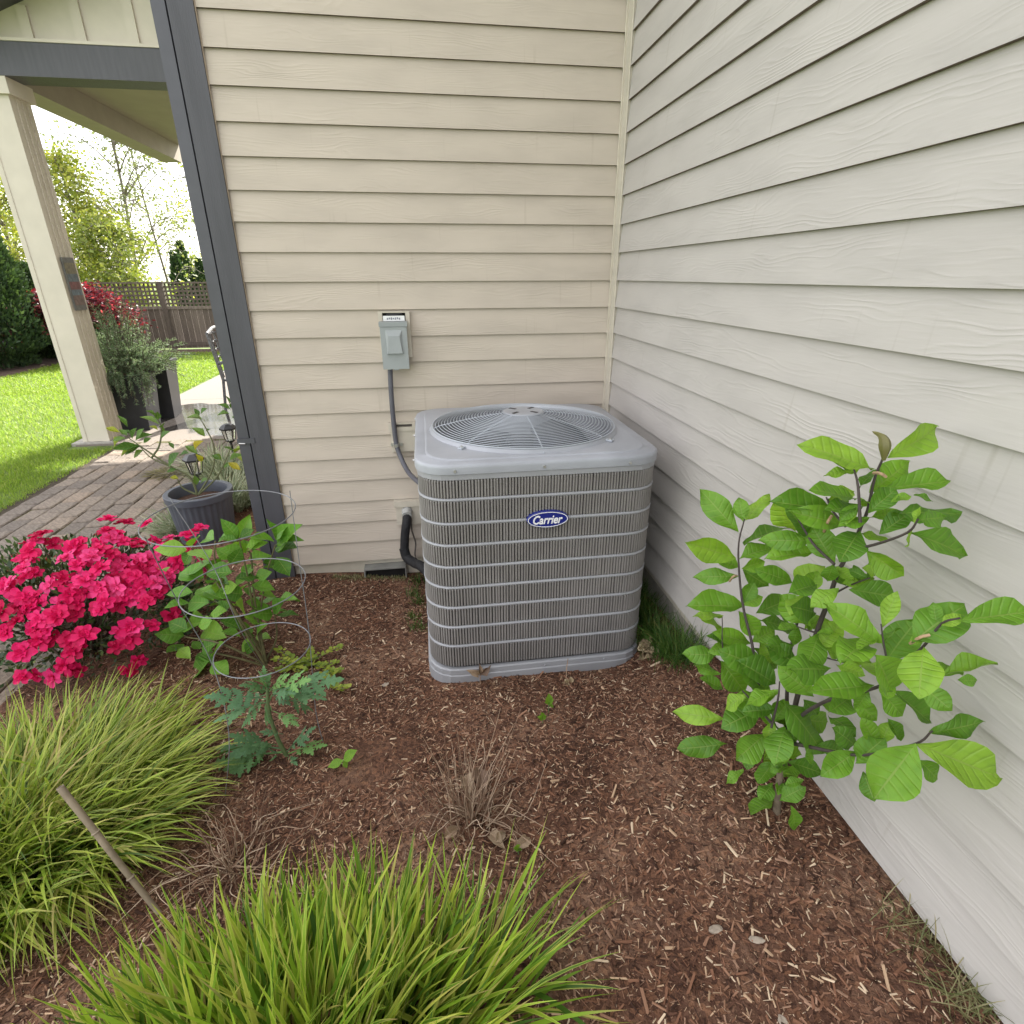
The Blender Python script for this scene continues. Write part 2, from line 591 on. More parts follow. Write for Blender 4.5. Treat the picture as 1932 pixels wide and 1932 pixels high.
def mulch_mat():
    m, N, L, P = nodes('bark_mulch')
    P.inputs['Roughness'].default_value = .9
    P.inputs['Specular IOR Level'].default_value = .2
    tc = N.new('ShaderNodeTexCoord')
    a = N.new('ShaderNodeTexNoise')
    a.inputs['Scale'].default_value = 3
    a.inputs['Detail'].default_value = 6
    L.new(tc.outputs['Object'], a.inputs['Vector'])
    b = N.new('ShaderNodeTexVoronoi')
    b.inputs['Scale'].default_value = 95
    L.new(tc.outputs['Object'], b.inputs['Vector'])
    r1 = ramp(N, [(.3, (.07, .036, .023)), (.5, (.14, .072, .046)), (.7, (.235, .145, .098))])
    L.new(a.outputs['Fac'], r1.inputs[0])
    sp = N.new('ShaderNodeSeparateColor')
    L.new(b.outputs['Color'], sp.inputs[0])
    r2 = ramp(N, [(0, (.55, .5, .5)), (.6, (1, 1, 1)), (1, (1.5, 1.4, 1.25))])
    L.new(sp.outputs[0], r2.inputs[0])
    mx = N.new('ShaderNodeMix')
    mx.data_type = 'RGBA'
    mx.blend_type = 'MULTIPLY'
    mx.inputs[0].default_value = 1
    L.new(r1.outputs[0], mx.inputs[6])
    L.new(r2.outputs[0], mx.inputs[7])
    L.new(mx.outputs[2], P.inputs['Base Color'])
    n2 = N.new('ShaderNodeTexNoise')
    n2.inputs['Scale'].default_value = 110
    n2.inputs['Detail'].default_value = 6
    L.new(tc.outputs['Object'], n2.inputs['Vector'])
    bp = N.new('ShaderNodeBump')
    bp.inputs['Strength'].default_value = 1
    bp.inputs['Distance'].default_value = .012
    L.new(n2.outputs['Fac'], bp.inputs['Height'])
    L.new(bp.outputs[0], P.inputs['Normal'])
    return m


M['mulch'] = mulch_mat()
xs, ys = np.arange(-3.02, .061, .02), np.arange(-4.5, 3.71, .02)
GX, GY = np.meshgrid(xs, ys, indexing='ij')
GZ = hz(GX, GY)
nx, ny = GX.shape
ii, jj = np.meshgrid(np.arange(nx - 1), np.arange(ny - 1), indexing='ij')
keep = ~((xs[ii] > -1.93) & (ys[jj] > .05))
a0 = (ii * ny + jj)[keep]
g = MB()
g.raw(np.stack([GX, GY, GZ], -1).reshape(-1, 3), np.stack([a0, a0 + ny, a0 + ny + 1, a0 + 1], -1))
struct('mulch_bed', g, M['mulch'], smooth=True, label='garden bed of brown bark mulch')

# wood chips lying on the bed: nobody could count them
m, N, L, P = nodes('wood_chips')
P.inputs['Roughness'].default_value = .85
P.inputs['Specular IOR Level'].default_value = .2
r = ramp(N, [(0, (.05, .025, .017)), (.18, (.11, .053, .034)), (.40, (.205, .10, .06)), (.6, (.285, .155, .097)), (.74, (.33, .20, .135)), (.85, (.47, .32, .205)), (.94, (.62, .48, .335))])
r.color_ramp.interpolation = 'CONSTANT'
L.new(N.new('ShaderNodeNewGeometry').outputs['Random Per Island'], r.inputs[0])
L.new(r.outputs[0], P.inputs['Base Color'])
M['chips'] = m


def chips(n, xr, yr, lmin, lmax, keepf=None, lift=.0):
    x = rng.uniform(*xr, n)
    y = rng.uniform(*yr, n)
    if keepf is not None:
        k = keepf(x, y)
        x, y = x[k], y[k]
    n = len(x)
    z = hz(x, y) + lift
    l = rng.uniform(0, 1, n) ** 2 * (lmax - lmin) + lmin
    w = np.clip(l * rng.uniform(.07, .34, n), .0011, .009)
    t = np.clip(w * rng.uniform(.25, .6, n), .001, .005)
    az = rng.uniform(0, 2 * np.pi, n)
    el = rng.normal(0, .22, n)
    ro = rng.normal(0, .4, n)
    ax = np.stack([np.cos(az) * np.cos(el), np.sin(az) * np.cos(el), np.sin(el)], -1)
    up0 = np.stack([rng.normal(0, .3, n), rng.normal(0, .3, n), np.ones(n)], -1)
    sd_ = np.cross(up0, ax)
    sd_ /= np.linalg.norm(sd_, axis=1)[:, None]
    nn = np.cross(ax, sd_)
    c = np.stack([x, y, z + t * .6 + np.abs(np.sin(el)) * l * .3], -1)
    bend = rng.normal(0, .12, n) * l
    vs = []
    for s in (-1, 1):
        for q in (-1, 1):
            vs.append(c + ax * (s * l / 2 * rng.uniform(.75, 1, n))[:, None] + sd_ * (q * w / 2 * rng.uniform(.1, 1, n) + bend * .5)[:, None] - nn * (t / 2)[:, None])
    for s in (-1, 1):
        for q in (-1, 1):
            vs.append(c + ax * (s * l / 2 * rng.uniform(.75, 1, n))[:, None] + sd_ * (q * w / 2 * rng.uniform(.1, .9, n) + bend * .5)[:, None] + nn * (t / 2)[:, None])
    vs = np.stack(vs, 1)
    base = (np.arange(n) * 8)[:, None, None]
    F = np.array([(4, 6, 7, 5), (0, 4, 5, 1), (2, 3, 7, 6), (0, 2, 6, 4), (1, 5, 7, 3)])[None]
    return vs.reshape(-1, 3), (base + F).reshape(-1, 4)


kf = lambda x, y: ~((x > -1.03) & (x < -.13) & (y > -1.08) & (y < -.2)) & ~((x > -1.93) & (y > -.01)) & ~((np.hypot((x + 1.22) / .20, (y + 1.47) / .17) + .5 * vnoise(x * 9, y * 9) < 1.05) & (rng.random(len(x)) < .88))
g = MB()
for args in ((78000, (-2.3, 0), (-2.75, 0), .005, .026), (26000, (-2.0, 0), (-2.6, -.9), .004, .018), (1300, (-2.2, 0), (-2.6, 0), .025, .055),
             (9000, (-3.0, -1.9), (-2.0, 3.6), .008, .04), (2200, (-3.0, 0), (-4.4, -2.6), .01, .05)):
    v_, f_ = chips(*args, keepf=kf)
    g.raw(v_, f_)
struct('mulch_chips', g, M['chips'], kind='stuff', label='loose brown and tan wood chips on the garden bed')

# ------------------------------------------------------------------ house: two lap-sided walls
house = thing('house', 'beige lap-sided house with charcoal corner trim behind the air conditioner', 'house', (-.9, 0, 0))
S = .125
_dev = [.03, .03, .03, .03, .03, .01, .02, .03, .02, .01, 0, 0, -.01, 0, .01, .02, .03, .05, .06, .07, .09]
lapz = {i: S * (20 - i + (_dev[i] if 0 <= i <= 20 else .03)) for i in range(-16, 21)}
XL, TOPZ = -1.79, 4.45
wa = part('wall', MB().box((XL, .026, -.3), (0.2, .16, TOPZ)), M['trimcream'], house, label='wall facing the camera behind the air conditioner')
wb = part('wall', MB().box((.026, -7, .2), (.16, .0255, TOPZ)), M['trimcream'], house, label='long wall running along the right side')


def board(u0, u1, z0, z1, axis):
    """lap board; bottom front edge on the wall plane 0, top leaning back"""
    m_ = MB()
    n = max(2, int((u1 - u0) / .35))
    us = np.linspace(u0, u1, n + 1)
    prof = [(0.0, z0), (.0135, z1), (.0245, z1), (.0122, z0)]
    rows = []
    for u in us:
        for (d, z) in prof:
            rows.append((u, d, z) if axis == 0 else (d, u, z))
    uv = [((u + z0 * 3.1), z) for u in us for (d, z) in prof]
    F = []
    for i in range(n):
        for k in range(4):
            q = (i * 4 + k, i * 4 + (k + 1) % 4, (i + 1) * 4 + (k + 1) % 4, (i + 1) * 4 + k)
            F.append(q if axis == 1 else q[::-1])
    F += [(0, 1, 2, 3), tuple(n * 4 + k for k in (3, 2, 1, 0))]
    return m_.add(rows, F, uv)


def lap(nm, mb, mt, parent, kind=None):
    """the cut lower edge of each board is coloured dark for the lap shadow, its face painted"""
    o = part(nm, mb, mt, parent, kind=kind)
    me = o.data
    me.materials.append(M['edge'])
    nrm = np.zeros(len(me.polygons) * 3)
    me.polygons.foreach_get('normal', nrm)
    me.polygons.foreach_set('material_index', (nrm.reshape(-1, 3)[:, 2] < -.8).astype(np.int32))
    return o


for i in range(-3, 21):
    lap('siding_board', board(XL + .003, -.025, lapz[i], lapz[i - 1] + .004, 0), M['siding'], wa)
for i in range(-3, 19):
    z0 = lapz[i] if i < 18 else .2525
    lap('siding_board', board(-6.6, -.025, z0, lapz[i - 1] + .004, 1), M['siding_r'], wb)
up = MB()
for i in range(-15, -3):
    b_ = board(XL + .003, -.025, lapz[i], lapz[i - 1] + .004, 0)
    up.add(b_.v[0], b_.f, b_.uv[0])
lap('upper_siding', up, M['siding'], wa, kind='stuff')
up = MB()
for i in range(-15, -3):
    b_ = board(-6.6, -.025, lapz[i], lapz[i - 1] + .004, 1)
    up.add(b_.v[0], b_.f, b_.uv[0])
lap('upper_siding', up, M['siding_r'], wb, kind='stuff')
ct = MB().box((-.0225, -.0225, -.05), (.021, .021, TOPZ))
ct.tube([(-.0245, -.002, -.02), (-.0245, -.002, TOPZ)], .0035, 6)
ct.tube([(-.002, -.0245, .2), (-.002, -.0245, TOPZ)], .0035, 6)
part('inside_corner_trim', ct, M['trimcream'], house)
# outside corner board in charcoal
TR = XL
tb = MB().box((TR - .098, -.012, -.055), (TR, .0215, TOPZ))
part('corner_board', tb, M['trim'], house, label='charcoal corner board at the left end of the wall')
part('caulk_line', MB().tube([(TR + .002, -.001, .01), (TR + .002, -.001, TOPZ)], .0035, 6), mat('tan_caulk', (.40, .32, .235), .7, .15, 30), house)
part('side_wall', MB().box((TR - .096, .0265, -.3), (TR - .0005, 9, TOPZ)), M['siding'], house)
# downspout on the corner, with its strap
ds = part('downspout', MB().box((-1.950, -.004, -.08), (-1.897, .052, TOPZ)), M['spout'], house)
zs = at(465, 832, 1, -.01)[2]
st = MB().box((-1.953, -.0165, zs - .012), (-1.868, -.0125, zs + .014))
part('strap', st, M['spout'], ds)
part('screw', MB().tube([(-1.945, -.019, zs - .010), (-1.915, -.019, zs - .012)], .0035, 6), M['zinc'], ds)
part('gap_shade_strip', MB().box((-1.8965, .013, -.1), (TR - .0985, .14, TOPZ)), M['trim'], house)  # added strip: blocks sky in the downspout gap, gives its dark shadow line
part('foundation', MB().box((XL, .03, -.7), (.03, .15, -.002)).box((.03, -6.9, -.7), (.15, .03, .26)), M['found'], house)
# roof over both wings
rf = MB()
rf.box((-2.35, -.4, TOPZ + .02), (6, 9.2, TOPZ + .18)).box((-.45, -7.3, TOPZ + .021), (6, -.4, TOPZ + .179))
rf.add([(-2.4, -.5, TOPZ + .18), (6, -.5, TOPZ + .18), (6, 9.3, TOPZ + .18), (-2.4, 9.3, TOPZ + .18), (2, 4.4, TOPZ + 1.8), (3, 4.4, TOPZ + 1.8)],
       [(0, 1, 5, 4), (1, 2, 5), (2, 3, 4, 5), (3, 0, 4)])
part('roof', rf, M['roof'], house)
# crawl-space vent well at the foot of the wall
vx0, vx1 = -1.40, -1.165
vent = part('foundation_vent', MB().box((vx0, -.045, -.032), (vx1, .029, -.024)).box((vx0 - .002, -.046, -.13), (vx0 + .006, .029, -.0325)).box((vx1 - .004, -.046, -.13), (vx1 + .002, .029, -.0325)), M['steel'], house)
part('opening', MB().box((vx0 + .008, -.02, -.13), (vx1 - .006, .028, -.034)), M['darkvoid'], vent)

# ------------------------------------------------------------------ disconnect box and services on the wall
YB = -.085
c1, c2, c3, c4 = at(715, 608, 1, YB), at(768, 607, 1, YB), at(724, 697, 1, YB), at(771, 696, 1, YB)
bx0, bx1 = (c1[0] + c3[0]) / 2, (c2[0] + c4[0]) / 2
bz1, bz0 = (c1[2] + c2[2]) / 2, (c3[2] + c4[2]) / 2
disc = thing('electrical_disconnect', 'small grey electrical disconnect box mounted on the beige wall', 'disconnect box', ((bx0 + bx1) / 2, 0, bz0))
part('housing', MB().box((bx0 + .004, -.0746, bz0 + .002), (bx1 - .004, -.003, bz1 - .002)), M['discbox'], disc)
dz = bz1 - bz0
cv = MB().box((bx0, YB, bz0), (bx1, -.075, bz1 - .022))
dw = bx1 - bx0
o_ = [(bx0 + dw * .19, YB, bz0 + dz * .33), (bx1 - dw * .19, YB, bz0 + dz * .33), (bx1 - dw * .19, YB, bz0 + dz * .83), (bx0 + dw * .19, YB, bz0 + dz * .83)]
i_ = [(bx0 + dw * .215, YB - .017, bz0 + dz * .345), (bx1 - dw * .215, YB - .017, bz0 + dz * .345), (bx1 - dw * .29, YB - .012, bz0 + dz * .71), (bx0 + dw * .29, YB - .012, bz0 + dz * .71)]
cover = part('cover', cv, M['discdoor'], disc)
part('raised_boss', MB().add(o_ + i_, [(4, 5, 6, 7), (0, 1, 5, 4), (1, 2, 6, 5), (2, 3, 7, 6), (3, 0, 4, 7)]), M['discdoor'], cover)
part('top_flange', MB().box((bx0 - .004, YB - .004, bz1 - .021), (bx1 + .004, -.003, bz1)), M['discbox'], disc)
part('hasp', MB().box(((bx0 + bx1) / 2 - .012, YB - .003, bz0 - .004), ((bx0 + bx1) / 2 + .012, YB + .006, bz0 - .0005)), M['discbox'], disc)
# mounting block behind its top, with the latch and a white label
m0, m1 = at(714, 606, 1, -.03), at(772, 587, 1, -.03)
blk = thing('mounting_block', 'cream siding block with white label peeking above the grey disconnect box', 'siding block', ((m0[0] + m1[0]) / 2, 0, m0[2]))
mb = MB().box((m0[0], -.03, bz0 + .05), (m0[0] + .02, .004, m1[2])).box((m1[0] - .02, -.03, bz0 + .05), (m1[0], .004, m1[2])).box((m0[0] + .0205, -.029, m1[2] - .007), (m1[0] - .0205, .004, m1[2] - .0005))
part('frame', mb, M['trimcream'], blk)
part('recess', MB().box((m0[0] + .0205, -.012, bz0 + .05), (m1[0] - .0205, .004, m1[2] - .0075)), M['darkvoid'], blk)
lt = MB().box((m0[0] + .04, -.028, m1[2] - .022), (m1[0] - .036, -.0125, m1[2] - .010))
lt.tube([(m0[0] + .045, -.032, m1[2] - .013), ((m0[0] + m1[0]) / 2, -.036, m1[2] - .019), (m1[0] - .04, -.032, m1[2] - .011)], .004, 6)
part('latch', lt, M['black'], blk)
lx0, lx1 = m0[0] + .024, m1[0] - .024
lb = part('label', MB().box((lx0, -.050, bz1 + .002), (lx1, -.049, bz1 + .026)), M['paper'], blk)
ik = MB()
for k in range(7):
    x_ = lx0 + .018 + k * .0095
    ik.box((x_, -.0512, bz1 + .008 + .002 * (k % 2)), (x_ + .0065, -.0505, bz1 + .017 + .001 * (k % 3)))
part('print', ik, M['ink'], lb)
# second block with the clamp
b0, b1 = at(738, 853, 1, -.022), at(782, 797, 1, -.022)
blk2 = thing('mounting_block', 'cream siding block behind the grey conduit left of the air conditioner lid', 'siding block', ((b0[0] + b1[0]) / 2, 0, b0[2]))
zz = b1[2] - (b1[2] - b0[2]) * .28
part('plate', MB().box((b0[0] + .006, -.02, b0[2]), (b1[0] - .002, .004, zz)), M['trimcream'], blk2)
fr = MB().box((b0[0] - .002, -.027, zz + .0005), (b0[0] + .018, .004, b1[2])).box((b1[0] - .014, -.027, zz + .0005), (b1[0] + .002, .004, b1[2])).box((b0[0] + .0185, -.0265, b1[2] - .007), (b1[0] - .0145, .004, b1[2] - .0005)).box((b0[0] + .0185, -.026, zz + .001), (b1[0] - .0145, .004, zz + .022))
part('hood', fr, M['trimcream'], blk2)
part('recess', MB().box((b0[0] + .0185, -.008, zz + .0225), (b1[0] - .0145, .004, b1[2] - .0075)), M['cable'], blk2)
# third block where the refrigerant lines leave the wall
d0, d1 = at(748, 992, 1, -.03), at(786, 944, 1, -.03)
blk3 = thing('mounting_block', 'cream siding block with the black pipe coming out, beside the air conditioner', 'siding block', ((d0[0] + d1[0]) / 2, 0, d0[2]))
zz3 = d1[2] - .034
part('plate', MB().box((d0[0] + .004, -.022, d0[2]), (d1[0] + .05, .004, zz3)), M['trimcream'], blk3)
part('hood', MB().box((d0[0] - .003, -.036, zz3 + .0005), (d1[0] + .055, .004, d1[2])), M['trimcream'], blk3)


def smooth_path(pts, n=24):
    """Catmull-Rom through the points"""
    p = np.asarray(pts, float)
    p = np.vstack([2 * p[0] - p[1], p, 2 * p[-1] - p[-2]])
    out = []
    for i in range(1, len(p) - 2):
        for t in np.linspace(0, 1, n, endpoint=False):
            a, b, c, d = p[i - 1], p[i], p[i + 1], p[i + 2]
            out.append(.5 * (2 * b + (c - a) * t + (2 * a - 5 * b + 4 * c - d) * t * t + (3 * b - a - 3 * c + d) * t ** 3))
    out.append(p[-2])
    return np.array(out)


cond = thing('conduit', 'dark grey flexible conduit curving from disconnect box to air conditioner', 'conduit', (at(736, 700, 1, -.04)[0], -.04, .6))
cp = [at(736, 694, 1, -.045), at(738, 740, 1, -.045), at(742, 790, 1, -.045), at(748, 838, 1, -.045), at(757, 865, 1, -.07), at(770, 890, 1, -.14), at(784, 905, 1, -.26), V(-1.02, -.36, .575)]
part('tube', MB().tube(smooth_path(cp, 10), .0125, 12), M['conduit'], cond, smooth=True)
part('connector', MB().tube([cp[0] + V(0, 0, .012), cp[0] - V(0, 0, .006)], .017, 12), M['zinc'], cond, smooth=True)
cc = at(748, 840, 1, -.045)
cl = MB().tube([cc + V(-.002, 0, .008), cc + V(.002, 0, -.008)], .0155, 14)
cl.box((cc[0] - .03, -.031, cc[2] - .008), (cc[0] - .012, -.021, cc[2] + .006)).box((cc[0] + .014, -.031, cc[2] - .008), (cc[0] + .032, -.021, cc[2] + .006))
part('clamp', cl, M['zinc'], cond, smooth=False)
ls = thing('refrigerant_line', 'black foam wrapped refrigerant pipe bending into the air conditioner base', 'pipe', (-1.13, -.05, .2))
f0 = at(768, 970, 1, -.04)
lp = [f0 + V(0, .02, .004), at(767, 985, 1, -.075), at(764, 1010, 1, -.08), at(763, 1040, 1, -.085)]
part('fitting', MB().tube([f0 + V(0, .02, .012), f0 + V(0, -.02, -.002)], [.03, .027], 14), M['putty'], ls, smooth=True)
part('upright_insulation', MB().tube(smooth_path(lp, 8), .0245, 12), M['foam'], ls, smooth=True)
lq = [at(762, 1034, 1, -.085), at(768, 1052, 1, -.10), at(782, 1062, 1, -.16), at(797, 1070, 1, -.26), V(-1.0, -.33, .03)]
part('lower_insulation', MB().tube(smooth_path(lq, 8), .027, 12), M['foam'], ls, smooth=True)
tw = [f0 + V(.02, .01, -.03), at(777, 1000, 1, -.04), at(784, 1024, 1, -.05), at(783, 1046, 1, -.08), at(786, 1060, 1, -.14)]
part('thin_line', MB().tube(smooth_path(tw, 8), .005, 6), M['cable'], ls, smooth=True)

# ------------------------------------------------------------------ air conditioner
ACX, ACY, ACW = -.581, -.64, .912
ac = thing('air_conditioner', 'large grey outdoor air conditioner unit with louvred sides and round fan guard', 'air conditioner', (ACX, ACY, 0))


def rsq(w, r, z, n=96, d=0):
    """rounded square, points evenly spread by angle round the centre"""
    h = w / 2
    out = []
    for k in range(n):
        t = 2 * np.pi * (k + .5) / n
        c, s = math.cos(t), math.sin(t)
        q = h / max(abs(c), abs(s))
        x, y = c * q, s * q
        if abs(x) > h - r and abs(y) > h - r:       # into the rounded corner: intersect the ray with the arc
            cx, cy = math.copysign(h - r, x), math.copysign(h - r, y)
            bq = c * cx + s * cy
            x, y = (np.array((c, s)) * (bq + math.sqrt(max(0, bq * bq - (cx * cx + cy * cy - r * r)))))
        out.append((ACX + x, ACY + y, z))
    return np.array(out)


def circ(r, z, n=96, c=(ACX, ACY)):
    t = 2 * np.pi * (np.arange(n) + .5) / n
    return np.stack([c[0] + r * np.cos(t), c[1] + r * np.sin(t), np.full(n, z)], -1)


CR = .118
part('coil', MB().loft([rsq(.872, .10, .02), rsq(.872, .10, .88)], False, False), M['accoil'], ac, smooth=False)


def perim(w, r, step):
    """points and outward normals along the rounded square"""
    h = w / 2
    segs = []
    Lq, A = w - 2 * r, np.pi / 2 * r
    tot = 4 * (Lq + A)
    n = int(round(tot / step))
    for k in range(n):
        s = tot * k / n
        q = int(s // (Lq + A))
        s -= q * (Lq + A)
        if s < Lq:
            p, nn = V(h, -h + r + s), V(1., 0.)
        else:
            a = (s - Lq) / r
            p, nn = V(h - r + r * math.cos(a), h - r + r * math.sin(a)), V(math.cos(a), math.sin(a))
        c, sn = round(math.cos(q * np.pi / 2)), round(math.sin(q * np.pi / 2))
        R2 = np.array([[c, -sn], [sn, c]])
        segs.append((R2 @ p, R2 @ nn))
    return segs


bandz = [.787, .693, .605, .514, .426, .336, .246, .156]
sl_ = MB()
zc = [.052] + sorted(bandz) + [.865]
for (p, nn) in perim(.898, CR - .004, .0112):
    t = V(-nn[1], nn[0])
    tw_ = rng.normal(0, .0004)
    sec = [(-.0040, -.012), (-.0040, -.002), (-.0022, .0022), (.0022, .0030), (.0042, .0012), (.0042, -.012)]
    for a_, b_ in zip(zc[:-1], zc[1:]):
        jit = rng.normal(0, .0003)
        vs = []
        for z, inset in ((a_ + .002, -.004), (a_ + .010, 0), (b_ - .010, 0), (b_ - .002, -.004)):
            for (u, d) in sec:
                q = p + t * (u + tw_ + jit) + nn * (d + inset)
                vs.append((ACX + q[0], ACY + q[1], z))
        F = [(i * 6 + k, i * 6 + k + 1, (i + 1) * 6 + k + 1, (i + 1) * 6 + k) for i in range(3) for k in range(5)]
        sl_.add(vs, F)
part('louvre_slats', sl_, M['acslat'], ac, kind='stuff')
for z in bandz:
    b_ = MB().loft([rsq(.896, CR, z - .0062), rsq(.906, CR, z - .005), rsq(.910, CR, z), rsq(.906, CR, z + .005), rsq(.896, CR, z + .0062)], False, False)
    part('louvre_band', b_, M['acbody'], ac, smooth=True)
part('top_band', MB().loft([rsq(.894, CR, .862), rsq(.909, CR, .864), rsq(.909, CR, .8835)], False, False), M['acbody'], ac)
pan = MB().loft([rsq(.924, CR + .006, -.05), rsq(.924, CR + .006, .014), rsq(.917, CR, .018), rsq(.916, CR, .040), rsq(.908, CR, .045), rsq(.88, CR, .046)], True, False)
part('base_pan', pan, M['acbody'], ac, smooth=False)
lid = MB().loft([rsq(.904, CR, .882), rsq(.921, CR + .004, .886), rsq(.921, CR + .004, .908), rsq(.919, CR + .003, .914), rsq(.913, CR, .919), rsq(.903, CR, .922),
                 rsq(.838, CR - .008, .9235), rsq(.833, CR - .008, .9265), rsq(.827, CR - .01, .9285), rsq(.82, CR - .01, .929), circ(.398, .9295), circ(.392, .939), circ(.385, .943), circ(.377, .939), circ(.370, .92), circ(.364, .80)], False, False)
part('lid', lid, M['actop'], ac, smooth=True)
part('fan_well', MB().loft([circ(.372, .80), circ(.368, .62)], True, True), M['accoil'], ac)
fan = MB()
for k in range(4):
    a0_ = k * np.pi / 2 + .5
    vs = []
    for i in range(7):
        rr = .07 + .27 * i / 6
        for j in range(5):
            a_ = a0_ + (j / 4 - .5) * (1.05 - .25 * i / 6)
            vs.append((ACX + rr * math.cos(a_), ACY + rr * math.sin(a_), .845 + .055 * (j / 4 - .5) * 2 + .012 * math.sin(j * .8)))
    fan.add(vs, [(i * 5 + j, (i + 1) * 5 + j, (i + 1) * 5 + j + 1, i * 5 + j + 1) for i in range(6) for j in range(4)])
fan.loft([circ(.075, .82), circ(.075, .87), circ(.05, .885)], True, True)
part('fan', fan, M['fan'], ac, smooth=True)
gz = lambda r_: 1.0 - .054 * (r_ / .385) ** 1.6
gd = MB()
for k in range(24):
    r_ = .090 + (.385 - .090) * k / 23
    gd.torus((ACX, ACY, gz(r_)), r_, .00165 if k < 23 else .0026, 72, 6)
guard = part('fan_guard', gd, M['wire'], ac, smooth=True)
for k in range(8):
    a_ = k * np.pi / 4 + .02
    c_, s_ = math.cos(a_), math.sin(a_)
    rs = np.linspace(.06, .40, 9)
    sp_ = MB().tube([(ACX + c_ * q, ACY + s_ * q, gz(min(q, .385)) - .004 - (.012 if q > .39 else 0)) for q in rs], .0030, 6)
    if k % 2:
        q = .405
        sp_.obox((ACX + c_ * q, ACY + s_ * q, .934), V(.016, .009, .003), np.array([[c_, -s_, 0], [s_, c_, 0], [0, 0, 1]]))
    part('spoke', sp_, M['wire'], guard, smooth=False)
    if k % 2:
        part('screw', MB().tube([(ACX + c_ * .41, ACY + s_ * .41, .936), (ACX + c_ * .41, ACY + s_ * .41, .9415)], .005, 8), M['zinc'], guard)
hub = part('hub_plate', MB().loft([circ(.086, .990), circ(.086, .996), circ(.081, .999), circ(.05, 1.0)], True, True), M['actop'], ac, smooth=False)
for k in range(4):
    a_ = k * np.pi / 2 + np.pi / 4
    c_, s_ = math.cos(a_), math.sin(a_)
    part('slot', MB().obox((ACX + c_ * .056, ACY + s_ * .056, .9995), V(.017, .007, .0015), np.array([[c_, -s_, 0], [s_, c_, 0], [0, 0, 1]])), M['accoil'], hub)
YF = ACY - .460
for (x, y) in ((858, 889), (1027, 880), (1189, 873)):
    p = at(x, y, 1, YF)
    part('screw', MB().tube([(p[0], YF - .006, p[2]), (p[0], YF + .004, p[2])], [.005, .0062], 8), M['zinc'], ac)
for x in (.2, .52, .80):
    part('screw', MB().tube([(ACX - .456 + .912 * x, ACY - .463, .028), (ACX - .456 + .912 * x, ACY - .452, .028)], [.004, .006], 8), M['acbody'], ac)
for z, y in ((.905, -.62), (.90, -.95), (.90, -.3)):
    part('screw', MB().tube([(ACX - .466, y, z), (ACX - .455, y, z)], [.005, .006], 8), M['zinc'], ac)
# badge
bc = (at(995, 981, 1, YF - .01) + at(1073, 981, 1, YF - .01)) / 2
bw, bh = .079, .034


def ell(a, b, y, n=56):
    t = np.linspace(0, 2 * np.pi, n, endpoint=False)
    return np.stack([bc[0] + a * np.cos(t), np.full(n, y), bc[2] + b * np.sin(t)], -1)


yb = YF
bdg = part('badge', MB().loft([ell(bw, bh, yb + .012), ell(bw, bh, yb - .004), ell(bw - .002, bh - .002, yb - .006)], True, True), M['blue'], ac)
part('badge_rim', MB().loft([ell(bw - .0035, bh - .0035, yb - .0062), ell(bw - .0035, bh - .0035, yb - .0072), ell(bw - .0062, bh - .0062, yb - .0072), ell(bw - .0062, bh - .0062, yb - .0062)], False, False), M['white'], bdg)
cu = bpy.data.curves.new('lettering', 'FONT')
cu.body = 'Carrier'
cu.size = .047
cu.shear = .28
cu.offset = .0011
cu.extrude = .0006
cu.align_x, cu.align_y = 'CENTER', 'CENTER'
cu.resolution_u = 3
tmp = bpy.data.objects.new('lettering_source', cu)
COL.objects.link(tmp)
bpy.context.view_layer.update()
tm = bpy.data.meshes.new_from_object(tmp)
bpy.data.objects.remove(tmp)
tm.materials.clear()
tm.materials.append(M['white'])
tv = np.zeros(len(tm.vertices) * 3)
tm.vertices.foreach_get('co', tv)
tv = tv.reshape(-1, 3)
sx = .112 / (tv[:, 0].max() - tv[:, 0].min())
tv = np.stack([bc[0] + (tv[:, 0] - (tv[:, 0].max() + tv[:, 0].min()) / 2) * sx, yb - .0068 - tv[:, 2], bc[2] + (tv[:, 1] - (tv[:, 1].max() + tv[:, 1].min()) / 2)], -1)
tm.vertices.foreach_set('co', tv.ravel())
tm.update()
tm.name = 'lettering'
link('lettering', tm, bdg)

# ------------------------------------------------------------------ paved path, patio
def brick_mat():
    m, N, L, P = nodes('tumbled_paver')
    P.inputs['Roughness'].default_value = .85
    r = ramp(N, [(0, (.15, .125, .105)), (.35, (.20, .165, .135)), (.7, (.24, .195, .155)), (1, (.27, .21, .16))])
    L.new(N.new('ShaderNodeObjectInfo').outputs['Random'], r.inputs[0])
    tc = N.new('ShaderNodeTexCoord')
    n = N.new('ShaderNodeTexNoise')
    n.inputs['Scale'].default_value = 45
    n.inputs['Detail'].default_value = 6
    L.new(tc.outputs['Object'], n.inputs['Vector'])
    r2 = ramp(N, [(.3, (.6, .6, .6)), (.7, (1.3, 1.3, 1.3))])
    L.new(n.outputs['Fac'], r2.inputs[0])
    mx = N.new('ShaderNodeMix')
    mx.data_type = 'RGBA'
    mx.blend_type = 'MULTIPLY'
    mx.inputs[0].default_value = 1
    L.new(r.outputs[0], mx.inputs[6])
    L.new(r2.outputs[0], mx.inputs[7])
    L.new(mx.outputs[2], P.inputs['Base Color'])
    b = N.new('ShaderNodeBump')
    b.inputs['Strength'].default_value = .8
    b.inputs['Distance'].default_value = .01
    L.new(n.outputs['Fac'], b.inputs['Height'])
    L.new(b.outputs[0], P.inputs['Normal'])
    return m


